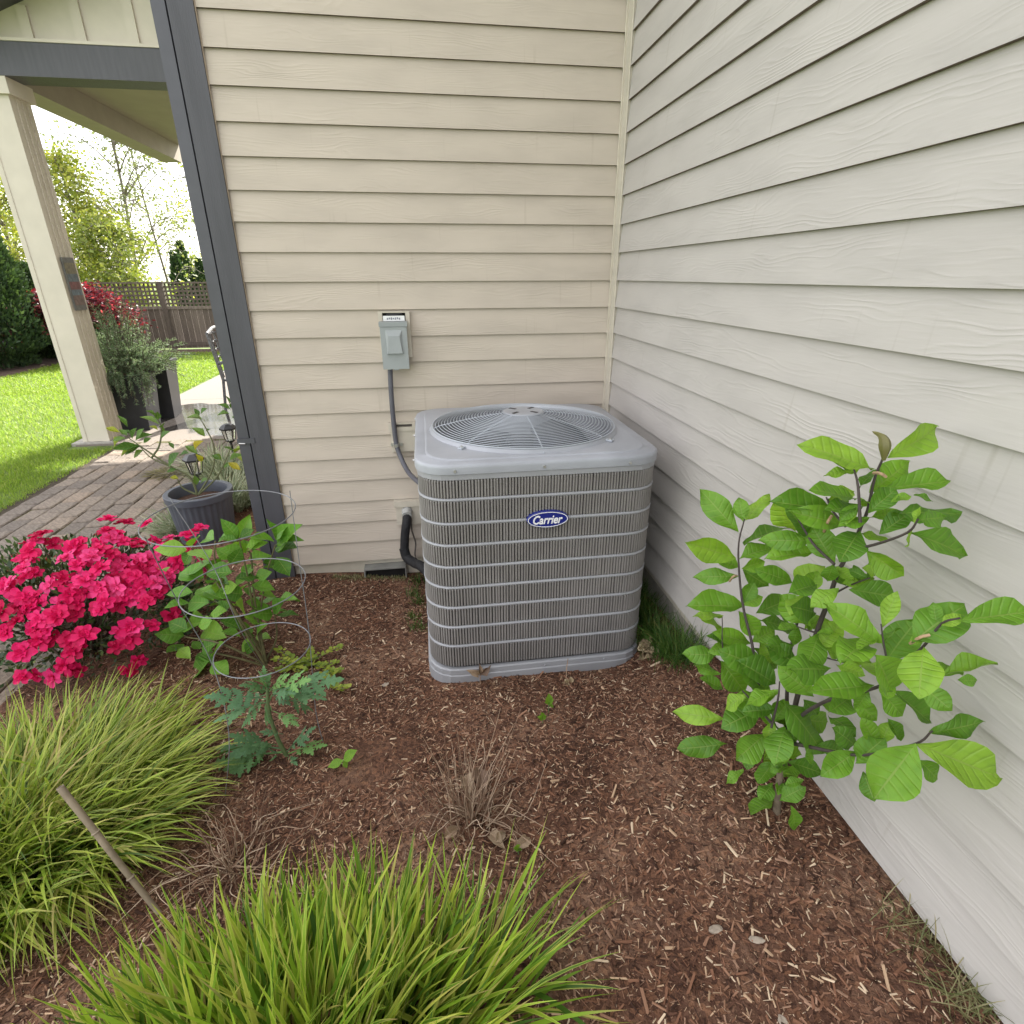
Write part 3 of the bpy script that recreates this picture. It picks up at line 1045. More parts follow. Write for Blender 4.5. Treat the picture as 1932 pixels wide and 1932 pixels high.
M['brick'] = brick_mat()
M['moss'] = mat('mossy_joint', (.09, .085, .03), 1, .5, 9, .8, 120)
PX0, PX1, PY0, PY1 = -4.30, -2.78, -2.45, 3.66
PZ = -.165
path = struct('path', MB().box((PX0, PY0, -.4), (PX1, PY1, PZ - .014)), M['moss'], label='path of tumbled brick pavers beside the lawn')
bricks = []
for v in range(4):
    w, l, h = .071, .106, .03
    rr = random.Random(v)
    top = [(sx * (w - .008) + rr.uniform(-.003, .003), sy * (l - .008) + rr.uniform(-.003, .003), 0) for sx, sy in ((-1, -1), (1, -1), (1, 1), (-1, 1))]
    mid = [(sx * w + rr.uniform(-.002, .002), sy * l + rr.uniform(-.002, .002), -.008) for sx, sy in ((-1, -1), (1, -1), (1, 1), (-1, 1))]
    bot = [(sx * w, sy * l, -.04) for sx, sy in ((-1, -1), (1, -1), (1, 1), (-1, 1))]
    bricks.append(MB().loft([bot, mid, top], False, True).mesh('brick', M['brick']))
rows = int((PX1 - PX0) / .152)
for i in range(rows):
    y = PY0 + .11 + (.11 if i % 2 else 0)
    while y < PY1 - .1:
        o = link('brick', bricks[rng.integers(4)], path)
        o.location = (PX0 + .076 + i * .152, y, PZ + rng.normal(0, .003))
        o.rotation_euler = (rng.normal(0, .012), rng.normal(0, .012), rng.normal(0, .012))
        y += .222
# bare soil strip between lawn and path
g = MB()
yy = np.linspace(-2.5, 3.7, 60)
vs = []
for y in yy:
    vs += [(PX0 - .12 - .05 * vnoise(V(y * 4), V(1.))[0], y, LAWN_Z + .006), (PX0 + .01, y, PZ - .025)]
g.add(vs, [(2 * i, 2 * i + 1, 2 * i + 3, 2 * i + 2) for i in range(59)])
struct('soil_edge', g, mat('edge_soil', (.05, .036, .022), 1, .4, 30, 1, 80), label='strip of bare soil along the path edge')


def patio_mat():
    m, N, L, P = nodes('patio_concrete')
    tc = N.new('ShaderNodeTexCoord')
    n = N.new('ShaderNodeTexNoise')
    n.inputs['Scale'].default_value = 1.1
    n.inputs['Detail'].default_value = 3
    L.new(tc.outputs['Object'], n.inputs['Vector'])
    n2 = N.new('ShaderNodeTexNoise')
    n2.inputs['Scale'].default_value = 60
    n2.inputs['Detail'].default_value = 5
    L.new(tc.outputs['Object'], n2.inputs['Vector'])
    wet = N.new('ShaderNodeVectorMath')
    wet.operation = 'DISTANCE'
    wet.inputs[1].default_value = (-3.9, 4.9, -.19)
    L.new(tc.outputs['Object'], wet.inputs[0])
    f = mathn(N, L, 'ADD', mathn(N, L, 'MULTIPLY', wet.outputs['Value'], .55), mathn(N, L, 'MULTIPLY', n.outputs['Fac'], 1.0))
    w = N.new('ShaderNodeMapRange')
    w.inputs[1].default_value, w.inputs[2].default_value = .95, 1.0
    L.new(f, w.inputs[0])
    c = ramp(N, [(0, (.07, .063, .06)), (1, (.21, .18, .155))])
    L.new(w.outputs[0], c.inputs[0])
    c2 = ramp(N, [(.3, (.8, .8, .8)), (.7, (1.15, 1.15, 1.15))])
    L.new(n2.outputs['Fac'], c2.inputs[0])
    mx = N.new('ShaderNodeMix')
    mx.data_type = 'RGBA'
    mx.blend_type = 'MULTIPLY'
    mx.inputs[0].default_value = 1
    L.new(c.outputs[0], mx.inputs[6])
    L.new(c2.outputs[0], mx.inputs[7])
    L.new(mx.outputs[2], P.inputs['Base Color'])
    rr = N.new('ShaderNodeMapRange')
    rr.inputs[3].default_value, rr.inputs[4].default_value = .08, .85
    L.new(w.outputs[0], rr.inputs[0])
    L.new(rr.outputs[0], P.inputs['Roughness'])
    return m


struct('patio', MB().box((-4.86, 3.665, -.5), (-1.89, 6.1, -.185)).box((-4.84, 6.108, -.5), (-1.89, 9.0, -.185)), patio_mat(), label='concrete patio slab with a wet patch')

# ------------------------------------------------------------------ porch
porch = thing('porch', 'covered porch with charcoal beam and a tall cream post', 'porch', (-4.7, 3.9, -.185))
M['porchpost'] = mat('porch_post_paint', (.60, .55, .46), .6, .05, 6, .06, 200)
px0, px1, py0, py1 = -4.81, -4.54, 3.74, 4.06
post = part('post', MB().box((px0, py0, -.17), (px1, py1, 3.04)), M['porchpost'], porch)
tr_ = MB()
for y in (py0 + .085, py0 + .165, py0 + .245):
    tr_.box((px1 + .0005, y, -.17), (px1 + .008, y + .012, 3.03))
part('side_batten', tr_, M['trimcream'], post)
part('front_batten', MB().box((px0 + .035, py0 - .006, -.17), (px0 + .047, py0 - .0005, 3.03)), M['trimcream'], post)
part('capital', MB().box((px0 - .035, py0 - .035, 3.0405), (px1 + .035, py1 + .035, 3.17)), M['porchpost'], porch)
part('plinth', MB().box((px0 - .1, py0 - .06, -.4), (px1 + .06, py1 + .1, -.172)), M['concrete'], porch)
part('beam', MB().box((-7.2, 3.70, 3.171), (-1.94, 3.98, 3.42)), M['trim'], porch, label='charcoal front beam')
part('beam', MB().box((-4.83, 3.985, 3.171), (-4.55, 7.89, 3.45)), M['soffit'], porch, label='cream side beam running back')
part('ledge', MB().box((-7.2, 3.69, 3.421), (-1.94, 3.9, 3.445)), M['porchpost'], porch)
ra_, rb_ = at(0, 21, 1, 3.758), at(45, 0, 1, 3.758)
zr = lambda x: ra_[2] + (x - ra_[0]) * (rb_[2] - ra_[2]) / (rb_[0] - ra_[0])
pg = MB()
vs = [(-7.2, 3.76, 3.446), (-1.94, 3.76, 3.446), (-1.94, 3.76, 4.5), (-4.35, 3.76, 3.62), (-7.2, 3.76, 3.446)]
pg.loft([[(-4.9, 3.76, 3.446), (-1.94, 3.76, 3.446), (-1.94, 3.76, zr(-1.94)), (-4.9, 3.76, max(3.45, zr(-4.9)))],
         [(-4.9, 3.80, 3.446), (-1.94, 3.80, 3.446), (-1.94, 3.80, zr(-1.94)), (-4.9, 3.80, max(3.45, zr(-4.9)))]])
part('gable_panel', pg, M['porchpost'], porch)
for x in (-4.285, -3.86, -3.425, -2.99, -2.55, -2.12):
    part('batten', MB().box((x, 3.735, 3.447), (x + .085, 3.759, zr(x) - .01)), M['porchpost'], porch)
pr = MB()
R0, R1 = (-4.86, zr(-4.86)), (-1.93, zr(-1.93))
pr.loft([[(R0[0], 3.30, R0[1]), (R1[0], 3.30, R1[1]), (R1[0], 3.30, R1[1] + .16), (R0[0], 3.30, R0[1] + .16)],
         [(R0[0], 7.9, R0[1]), (R1[0], 7.9, R1[1]), (R1[0], 7.9, R1[1] + .16), (R0[0], 7.9, R0[1] + .16)]])
part('roof', pr, M['trim'], porch)
part('ceiling', MB().box((-4.545, 3.985, 3.40), (-1.93, 7.88, 3.44)), mat('porch_ceiling', (.30, .265, .205), .7, .06, 4), porch)

# painted sign hung on the post
s0, s1 = at(113, 485, 0, px1 + .02), at(174, 583, 0, px1 + .02)
sg = thing('garden_sign', 'weathered painted sign hanging on the side of the cream porch post', 'sign', (px1 + .01, 3.9, s1[2]))
ya, yb_ = py0 + .05, py0 + .255
part('board', MB().box((px1 + .0085, ya, s1[2]), (px1 + .022, yb_, s0[2])), mat('sign_grey', (.13, .13, .12), .7, .2, 20), sg)
H = s0[2] - s1[2]
for nm, a_, b_, c_ in (('top_stripe', .70, .9, (.17, .15, .09)), ('middle_stripe', .55, .69, (.10, .13, .15)), ('red_stripe', .40, .545, (.16, .06, .06)), ('blue_stripe', .29, .395, (.11, .15, .18)), ('lower_stripe', .10, .285, (.15, .10, .085))):
    part(nm, MB().box((px1 + .0225, ya + .012, s1[2] + H * a_), (px1 + .0245, yb_ - .012, s1[2] + H * b_)), mat('sign_' + nm, c_, .7, .4, 30), sg)

# ------------------------------------------------------------------ planters with rosemary
def planter(nm, label, cx, cy, w0, w1, h, rz, mt, fill):
    t = thing('planter', label, 'planter', (cx, cy, -.183), rz)
    sq = lambda w, z: [(-w, -w, z), (w, -w, z), (w, w, z), (-w, w, z)]
    part('body', MB().loft([sq(w0, 0), sq(w1, h - .03), sq(w1 + .012, h - .028), sq(w1 + .012, h), sq(w1 - .025, h), sq(w1 - .03, h - .05)], True, False), mt, t, world=False)
    part('soil', MB().add(sq(w1 - .028, h - .05), [(0, 1, 2, 3)]), fill, t, world=False)
    return t


M['planter'] = mat('black_planter_glaze', (.02, .02, .023), .5, .2, 9)
M['bark'] = mat('pale_bark_fill', (.30, .19, .10), .9, .4, 30, .6, 80)
planter('p', 'black square tapered planter next to the porch post, overgrown by rosemary', -4.50, 4.40, .17, .225, .66, .03, M['planter'], M['bark'])
planter('p', 'taller black tapered planter to the right of the rosemary planter', -4.47, 5.02, .17, .225, .72, .10, M['planter'], M['bark'])


def needles(paths, n, ln, wd, spread=.9):
    """narrow leaves standing off along stems"""
    vs, c = [], []
    for p in paths:
        p = np.asarray(p)
        m_ = max(2, int(n * len(p)))
        t = rng.uniform(.05, 1, m_) * (len(p) - 1.001)
        i = t.astype(int)
        f = (t - i)[:, None]
        b = p[i] * (1 - f) + p[i + 1] * f
        T = p[i + 1] - p[i]
        T /= np.linalg.norm(T, axis=1)[:, None] + 1e-9
        rd = rng.normal(0, 1, (m_, 3))
        rd -= T * (rd * T).sum(1)[:, None]
        rd /= np.linalg.norm(rd, axis=1)[:, None] + 1e-9
        d = T * .75 + rd * spread
        d /= np.linalg.norm(d, axis=1)[:, None]
        s = np.cross(d, rng.normal(0, 1, (m_, 3)))
        s /= np.linalg.norm(s, axis=1)[:, None] + 1e-9
        L_ = ln * rng.uniform(.6, 1.2, m_)[:, None]
        vs.append(np.stack([b - s * wd / 2, b + s * wd / 2, b + d * L_ + s * wd / 3, b + d * L_ - s * wd / 3], 1))
    v = np.concatenate(vs)
    return v.reshape(-1, 3), np.arange(len(v) * 4).reshape(-1, 4)


M['rosemary'] = mat('rosemary_needles', (.07, .10, .055), .6, .1, 5, island=True, stops=[(0, (.10, .17, .085)), (.5, (.17, .25, .13)), (1, (.30, .37, .23))], trans=.35, tcol=(1, 1, .8))
M['woody'] = mat('woody_stem', (.09, .065, .045), .9, .2, 40)
rose = thing('rosemary_bush', 'grey green rosemary bush spilling over the black planters', 'shrub', (-4.50, 4.42, .45))
paths = []
for k in range(330):
    u = rng.random()
    if u < .30:      # upright shoots
        b = V(-4.52 + rng.normal(0, .10), 4.45 + rng.normal(0, .1), .45)
        e = b + V(rng.normal(-.03, .16), rng.normal(.03, .15), rng.uniform(.35, .86))
        mid = (b + e) / 2 + rng.normal(0, .03, 3)
    elif u < .78:    # rounded mass
        b = V(-4.44 + rng.normal(0, .12), 4.5 + rng.normal(0, .14), .45)
        a_ = rng.uniform(0, 2 * np.pi)
        e = b + V(math.cos(a_) * rng.uniform(.15, .46) + .06, math.sin(a_) * rng.uniform(.1, .42), rng.uniform(.0, .36))
        mid = (b + e) / 2 + V(0, 0, .1)
    else:            # trailing over the rim
        a_ = rng.uniform(-2.9, -.2)
        b = V(-4.50 + .16 * math.cos(a_), 4.36 + .16 * math.sin(a_), .46)
        e = V(-4.50 + rng.uniform(.25, .42) * math.cos(a_), 4.36 + rng.uniform(.28, .4) * math.sin(a_), rng.uniform(.12, .42))
        mid = (b + e) / 2 + V(.06 * math.cos(a_), .06 * math.sin(a_), .08)
    paths.append(smooth_path([b, mid, e], 4))
g = MB()
for p in paths:
    g.tube(p[::2], .003, 4, False)
part('stems', g, M['woody'], rose)
v_, f_ = needles(paths, 9, .034, .0055)
part('foliage', MB().raw(v_, f_), M['rosemary'], rose, kind='stuff')

# ------------------------------------------------------------------ patio chairs behind the downspout
M['cast'] = mat('weathered_cast_aluminium', (.17, .17, .18), .5, .35, 35, .8, 45, metal=.2)


def chair(label, x, y, rz):
    t = thing('patio_chair', label, 'chair', (x, y, -.185), rz, 'patio chairs')
    fr = []
    for sx in (-.27, .27):
        part('leg', MB().tube([(sx, -.26, 0), (sx, -.25, .62)], .016, 8), M['cast'], t, world=False)
        part('leg', MB().tube([(sx, .30, 0), (sx, .25, .42), (sx, .34, 1.02)], .02, 8), M['cast'], t, world=False)
        part('armrest', MB().tube(smooth_path([(sx, .28, .64), (sx, 0, .68), (sx, -.26, .63), (sx, -.30, .58)], 4), .02, 8), M['cast'], t, world=False)
    part('seat', MB().box((-.27, -.27, .40), (.27, .27, .43)), M['cast'], t, world=False)
    bk = MB()
    for k in range(6):
        z = .5 + k * .1
        bk.tube([(-.265, .265 + (z - .42) * .15, z), (0, .29 + (z - .42) * .15, z + .02), (.265, .265 + (z - .42) * .15, z)], .012, 6)
    for sx in (-.18, -.06, .06, .18):
        bk.tube([(sx, .27, .44), (sx, .35, 1.02)], .012, 6)
    bk.tube(smooth_path([(-.27, .34, 1.02), (0, .36, 1.08), (.27, .34, 1.02)], 5), .022, 8)
    part('backrest', bk, M['cast'], t, world=False)
    return t


ch = at(424, 770, 2, -.185)
chair('grey cast metal patio chair whose back shows beside the downspout', ch[0] + .40, ch[1] + .05, 1.45)

# ------------------------------------------------------------------ solar path lights
M['lantern'] = mat('lantern_black', (.02, .02, .022), .35, .1, 20)
mg, N, L, P = nodes('lantern_glass')
P.inputs['Transmission Weight'].default_value = .85
P.inputs['Roughness'].default_value = .15
P.inputs['Base Color'].default_value = (.9, .88, .8, 1)
P.inputs['IOR'].default_value = 1.2
M['lglass'] = mg


def lantern(label, x, y, z, s=1.0):
    t = thing('path_light', label, 'path light', (x, y, z), rng.uniform(0, 1), 'solar path lights')
    hexr = lambda r, q: [(r * s * math.cos(k * np.pi / 3), r * s * math.sin(k * np.pi / 3), q * s) for k in range(6)]
    part('stake', MB().tube([(0, 0, -.05 * s), (0, 0, .2 * s)], .011 * s, 8), M['lantern'], t, world=False)
    part('collar', MB().loft([hexr(.018, .2), hexr(.042, .215), hexr(.045, .228)]), M['lantern'], t, world=False)
    part('glass', MB().loft([hexr(.040, .2285), hexr(.058, .33)], False, False), M['lglass'], t, world=False)
    bars = MB()
    for a_, b_ in zip(hexr(.043, .2285), hexr(.061, .33)):
        bars.tube([a_, b_], .0045 * s, 5)
    part('cage', bars, M['lantern'], t, world=False)
    part('cap', MB().loft([hexr(.078, .331), hexr(.08, .345), hexr(.05, .375), hexr(.028, .385)]), M['lantern'], t, world=False)


la = at(434, 806, 2, .20)
lantern('black lantern path light nearest the downspout', la[0] - .02, la[1], -.15, 1.0)
lb_ = at(364, 864, 2, .20)
lantern('black lantern path light behind the lemon tree pot', lb_[0], lb_[1], -.15, 1.0)
lc_ = at(28, 690, 2, LAWN_Z)
lantern('path light far off at the foot of the dark hedge', lc_[0], lc_[1], LAWN_Z, 1.35)

# ------------------------------------------------------------------ fence
M['fence'] = mat('weathered_cedar', (.135, .105, .085), .9, .2, 5, .5, 60, stops=[(0, (.10, .078, .064)), (.5, (.14, .11, .09)), (1, (.185, .15, .125))], objrand=True, stretch=(6, 6, .6))
FY = 13.0
ft, fm, fb = 1.41, .82, LAWN_Z
fence = thing('fence', 'weathered brown board fence with a lattice top across the back of the yard', 'fence', (-8, FY, fb))
x = -13.0
while x < 1.5:
    part('board', MB().box((x, FY, fb + .04), (x + .136, FY + .018, fm - .04)), M['fence'], fence)
    x += .142
for x in (-12.2, -9.75, -7.32, -4.9, -2.45, 0):
    part('post', MB().box((x - .055, FY - .045, fb - .2), (x + .055, FY + .045 + .02, ft + .012)), M['fence'], fence)
for z0, z1, d in ((ft - .035, ft, .05), (fm - .04, fm + .03, .025), (fb + .10, fb + .19, .025)):
    part('rail', MB().box((-13, FY - d, z0), (1.5, FY - .002, z1)), M['fence'], fence)
lat = MB()
z = fm + .07
while z < ft - .05:
    lat.box((-13, FY + .002, z), (1.5, FY + .010, z + .042))
    z += .096
x = -13.0
while x < 1.5:
    lat.box((x, FY + .0105, fm + .031), (x + .042, FY + .018, ft - .036))
    x += .096
part('lattice', lat, M['fence'], fence)
# bark strip at the fence foot
g = MB()
g.box((-13, 11.9, LAWN_Z - .1), (1.5, 12.99, LAWN_Z + .012)).box((-13, 6.8, LAWN_Z - .1), (-8.75, 11.899, LAWN_Z + .012))
struct('bark_border', g, mat('bark_border', (.09, .055, .04), 1, .4, 12, 1, 50), label='strip of bark mulch along fence and hedge')


# ------------------------------------------------------------------ trees beyond
def scatter_leaves(pts, size, flat=.5, asp=.5, droop=0.):
    pts = np.asarray(pts)
    n = len(pts)
    d = rng.normal(0, 1, (n, 3))
    d[:, 2] = d[:, 2] * flat - droop
    d /= np.linalg.norm(d, axis=1)[:, None]
    s = np.cross(d, rng.normal(0, 1, (n, 3)))
    s /= np.linalg.norm(s, axis=1)[:, None]
    L_ = (size * rng.uniform(.6, 1.3, n))[:, None]
    v = np.stack([pts, pts + d * L_ * .5 + s * L_ * asp / 2, pts + d * L_, pts + d * L_ * .5 - s * L_ * asp / 2], 1)
    return v.reshape(-1, 3), np.arange(n * 4).reshape(-1, 4)


def tree(name, label, base, h, spread, n_br, leaf_n, leaf, fm_, trunk_r=.07, lo=.2, droop=0., group=None, up_=.5, twigs=5, cat='tree', clump=.16):
    t = thing(name, label, cat, tuple(base), 0, group)
    base = np.asarray(base, float)
    tr = MB()
    top = base + V(rng.normal(0, .2), rng.normal(0, .2), h)
    tp = smooth_path([base, (base + top) / 2 + rng.normal(0, .12, 3), top], 6)
    tr.tube(tp, np.linspace(trunk_r, trunk_r * .15, len(tp)), 7)
    tips = []
    for k in range(n_br):
        f = lo + (1 - lo) * (k + rng.random()) / n_br
        b = tp[min(len(tp) - 1, int(f * (len(tp) - 1)))]
        a_ = rng.uniform(0, 2 * np.pi)
        ln = spread * (1.0 - .75 * ((f - lo) / (1 - lo)) ** 1.5) * rng.uniform(.6, 1.1)
        e = b + V(math.cos(a_) * ln, math.sin(a_) * ln, ln * up_ * rng.uniform(.5, 1.3))
        p = smooth_path([b, (b + e) / 2 + V(0, 0, .1 * ln), e - V(0, 0, droop * ln)], 4)
        tr.tube(p, np.linspace(trunk_r * .35, .006, len(p)), 5, False)
        for q in range(twigs):
            c = p[rng.integers(2, len(p))]
            e2 = c + rng.normal(0, .22 * spread, 3) * V(1, 1, .8) - V(0, 0, droop * .3)
            tr.tube([c, (c + e2) / 2 + V(0, 0, .04), e2], [.008, .006, .004], 4, False)
            tips.append((c, e2))
    part('trunk', tr, M['birchbark'], t)
    k = rng.integers(0, len(tips), leaf_n)
    A_, B_ = np.array([q[0] for q in tips])[k], np.array([q[1] for q in tips])[k]
    f = rng.uniform(0, 1.1, leaf_n)[:, None]
    pts = A_ * (1 - f) + B_ * f + rng.normal(0, clump, (leaf_n, 3))
    v_, f_ = scatter_leaves(pts, leaf, .6, .55, droop)
    part('crown', MB().raw(v_, f_), fm_, t)
    return t


M['birchbark'] = mat('grey_bark', (.16, .14, .115), .85, .3, 20)
M['lf_yellow'] = mat('spring_leaves_yellow', (.2, .24, .03), .5, .1, 3, island=True, stops=[(0, (.20, .25, .05)), (.5, (.31, .36, .07)), (1, (.48, .46, .10))], trans=.45, tcol=(1.1, 1.1, .5))
M['lf_green'] = mat('spring_leaves_green', (.12, .19, .04), .5, .1, 3, island=True, stops=[(0, (.15, .20, .045)), (.5, (.26, .32, .07)), (1, (.42, .43, .12))], trans=.45, tcol=(1.1, 1.1, .5))
M['lf_olive'] = mat('spring_leaves_olive', (.12, .15, .06), .5, .1, 3, island=True, stops=[(0, (.13, .155, .07)), (.5, (.21, .25, .11)), (1, (.30, .33, .15))], trans=.4, tcol=(1.1, 1.1, .6))
M['lf_red'] = mat('maple_leaves_red', (.16, .02, .025), .45, .1, 3, island=True, stops=[(0, (.045, .012, .022)), (.5, (.12, .018, .03)), (.85, (.19, .03, .04)), (1, (.40, .12, .13))], trans=.4, tcol=(1.4, .6, .6))
M['lf_dark'] = mat('cedar_foliage', (.03, .06, .025), .7, .1, 3, island=True, stops=[(0, (.025, .05, .022)), (.6, (.05, .095, .036)), (1, (.10, .16, .055))], trans=.15, tcol=(1.2, 1.2, .5))

G_T = 'leafy trees beyond the fence'
p = at(215, 520, 1, 19.5)
tree('birch_tree', 'sparse tall birch with scattered leaves against the white sky', (p[0] + .6, 19.5, LAWN_Z), 8.6, 2.6, 26, 3400, .11, M['lf_olive'], .07, .25, .25, G_T, .7, 6, clump=.2)
p = at(190, 520, 1, 18)
tree('leafy_tree', 'bright yellow green bushy tree just right of the porch post', (p[0] + .1, 18, LAWN_Z), 5.2, 1.6, 24, 8000, .12, M['lf_yellow'], .08, .12, .15, G_T, .55, 6)
p = at(245, 520, 1, 17)
tree('leafy_tree', 'low olive green tree spreading above the lattice fence', (p[0], 17, LAWN_Z), 3.3, 1.9, 22, 6800, .12, M['lf_green'], .07, .15, .3, G_T, .35, 6)
p = at(375, 520, 1, 22)
tree('birch_tree', 'airy yellow leaved tree showing next to the charcoal downspout', (p[0] + 1.0, 22, LAWN_Z), 9.2, 3.0, 24, 3000, .13, M['lf_yellow'], .08, .3, .3, G_T, .5, 6, clump=.25)
p = at(320, 520, 1, 21)
tree('birch_tree', 'thin bare looking tree between the two leafy trees', (p[0], 21, LAWN_Z), 7.4, 2.2, 20, 1500, .11, M['lf_olive'], .05, .2, .35, G_T, .8, 6, clump=.22)
p = at(45, 520, 1, 18)
tree('leafy_tree', 'yellow green tree left of the porch post above the dark hedge', (p[0], 18, LAWN_Z), 5.6, 2.2, 24, 6500, .13, M['lf_yellow'], .08, .15, .1, G_T, .5, 6)
p = at(-10, 520, 1, 22)
tree('leafy_tree', 'dull grey green tree at the far left edge', (p[0], 22, LAWN_Z), 8.4, 2.2, 20, 2600, .12, M['lf_olive'], .08, .3, .2, G_T, .5, 6)
p = at(365, 520, 1, 27)
tree('leafy_tree', 'small round green tree far off beside the downspout', (p[0], 27, LAWN_Z), 2.5, 1.2, 16, 2600, .12, M['lf_green'], .06, .25, .1, G_T, .5, 5)


def conifer(name, label, base, h, r, n, size, group, taper=1.0, cat='tree', lo=.02):
    t = thing(name, label, cat, tuple(base), 0, group)
    base = np.asarray(base, float)
    part('trunk', MB().tube([base, base + V(0, 0, h * .9)], [.06, .01], 6), M['woody'], t)
    f = rng.uniform(lo, 1, n) ** 1.15
    prof = np.clip((1 - f) ** (.62 * taper), 0, 1) * np.clip(f / .12, .55, 1) * r
    a_ = rng.uniform(0, 2 * np.pi, n)
    lump = .84 + .3 * vnoise(a_ * 2.2, f * h * 2.2)
    rr = prof * lump * np.sqrt(rng.uniform(.45, 1, n))
    pts = base + np.stack([np.cos(a_) * rr, np.sin(a_) * rr, f * h], -1)
    d = np.stack([np.cos(a_), np.sin(a_), rng.uniform(.4, 1.6, n)], -1) + rng.normal(0, .35, (n, 3))
    d /= np.linalg.norm(d, axis=1)[:, None]
    s = np.cross(d, rng.normal(0, 1, (n, 3)))
    s /= np.linalg.norm(s, axis=1)[:, None]
    L_ = (size * rng.uniform(.6, 1.3, n))[:, None]
    v = np.stack([pts - d * L_ * .2, pts + d * L_ * .4 + s * L_ * .26, pts + d * L_, pts + d * L_ * .4 - s * L_ * .26], 1)
    part('crown', MB().raw(v.reshape(-1, 3), np.arange(n * 4).reshape(-1, 4)), M['lf_dark'], t)


G_A = 'columnar evergreens along the side of the lawn'
conifer('arborvitae', 'tallest dark evergreen column at the left edge of the lawn', (-9.55, 10.3, LAWN_Z), 3.7, .95, 26000, .085, G_A, .8)
conifer('arborvitae', 'nearer dark evergreen column half cut by the left edge', (-9.75, 8.7, LAWN_Z), 2.0, .8, 17000, .075, G_A, .8)
conifer('arborvitae', 'dark evergreen between the tall column and the red maple', (-9.75, 12.0, LAWN_Z), 2.0, .9, 16000, .085, G_A, .7)
conifer('arborvitae', 'low dark evergreen bush in the corner behind the porch post', (-9.0, 12.3, LAWN_Z), 1.15, .8, 11000, .085, G_A, .6)
G_C = 'small pointed conifers beyond the fence'
for (x, y, dd, h_, lbl) in ((337, 522, 24, 2.65, 'pointed dark conifer above the fence, leftmost of the three'), (352, 522, 25, 3.05, 'tallest pointed dark conifer above the fence, middle of the three'), (380, 522, 25, 2.4, 'shorter dark conifer above the fence, closest to the downspout')):
    p = at(x, y, 1, dd)
    conifer('conifer', lbl, (p[0], dd, LAWN_Z), h_, .5, 1600, .18, G_C, 1.3)

# red maple in front of the fence
mp_ = at(165, 575, 1, 11.4)
maple = thing('maple_tree', 'small red leaved maple in front of the fence behind the porch post', 'tree', (mp_[0] - .35, 11.4, LAWN_Z))
tr = MB()
b = V(mp_[0] - .35, 11.4, LAWN_Z)
pts = []
for k in range(60):
    a_ = rng.uniform(0, 2 * np.pi)
    ln = rng.uniform(.3, 1.15)
    e = b + V(math.cos(a_) * ln, math.sin(a_) * ln * .8, 1.5 - .85 * (ln / 1.2) ** 2 + rng.normal(0, .1))
    p = smooth_path([b + V(0, 0, .3), b + V(math.cos(a_) * ln * .4, math.sin(a_) * ln * .4, 1.25), e], 4)
    tr.tube(p, np.linspace(.025, .004, len(p)), 5, False)
    for q in p[4:]:
        pts.append(q + rng.normal(0, 1, (60, 3)) * V(.17, .17, .05))
tr.tube([b, b + V(0, 0, .4)], [.06, .05], 8)
part('trunk', tr, M['woody'], maple)
v_, f_ = scatter_leaves(np.concatenate(pts), .085, .25, .5, .25)
part('crown', MB().raw(v_, f_), M['lf_red'], maple)

# ------------------------------------------------------------------ lawn grass blades
def blades(bx, by, bz, length, width, lean, az, curve, seg=4, wtap=True):
    """strap leaves: arrays of base, length, width, initial lean from vertical, direction, curvature"""
    n = len(bx)
    t = np.linspace(0, 1, seg + 1)
    th = lean[:, None] + curve[:, None] * t[None]
    ds = (length / seg)[:, None]
    mid = (th[:, 1:] + th[:, :-1]) / 2
    r = np.concatenate([np.zeros((n, 1)), np.cumsum(np.sin(mid) * ds, 1)], 1)
    z = np.concatenate([np.zeros((n, 1)), np.cumsum(np.cos(mid) * ds, 1)], 1)
    cx, cy = np.cos(az)[:, None], np.sin(az)[:, None]
    X, Y, Z = bx[:, None] + r * cx, by[:, None] + r * cy, bz[:, None] + z
    wt = (np.clip(1.15 - t ** 2.2 * 1.12, .03, 1) * np.clip(.6 + t * 2, 0, 1))[None] * width[:, None] / 2
    tw_ = rng.normal(0, .5, n)[:, None] + rng.normal(0, .5, n)[:, None] * t[None]
    sx, sy, sz = -np.sin(az)[:, None] * np.cos(tw_), np.cos(az)[:, None] * np.cos(tw_), np.sin(tw_)
    A_ = np.stack([X - sx * wt, Y - sy * wt, Z - sz * wt], -1)
    B_ = np.stack([X + sx * wt, Y + sy * wt, Z + sz * wt], -1)
    v = np.stack([A_, B_], 2).reshape(n, -1, 3)
    k = np.arange(seg)
    q = np.stack([2 * k, 2 * k + 1, 2 * k + 3, 2 * k + 2], -1)[None] + (np.arange(n) * 2 * (seg + 1))[:, None, None]
    uv = np.stack([np.tile([0., 1.], seg + 1), np.repeat(t, 2)], -1)
    return v.reshape(-1, 3), q.reshape(-1, 4), np.tile(uv, (n, 1))


M['grass'] = blade_mat('lawn_blades', [(0, (.16, .26, .025)), (.5, (.24, .37, .035)), (.85, (.32, .45, .05)), (1, (.42, .46, .13))], edge_amt=0, trans=.55)
g = MB()
for (n, xr, yr, ln, wd) in ((60000, (-6.4, -4.38), (-2.6, 4.0), .05, .0045), (52000, (-8.9, -4.6), (2.2, 7.5), .055, .007), (42000, (-9.6, -4.8), (7.0, 12.2), .055, .011)):
    x, y = rng.uniform(*xr, n), rng.uniform(*yr, n)
    k = ~((x > -4.9) & (y > 3.5)) & ~((x < -8.8) & (y > 6.7))
    x, y = x[k], y[k]
    n = len(x)
    v_, f_, u_ = blades(x, y, np.full(n, LAWN_Z), ln * rng.uniform(.6, 1.3, n), wd * rng.uniform(.7, 1.3, n), rng.uniform(.1, .7, n), rng.uniform(0, 6.28, n), rng.uniform(.1, 1.0, n), 2)
    g.raw(v_, f_, u_)
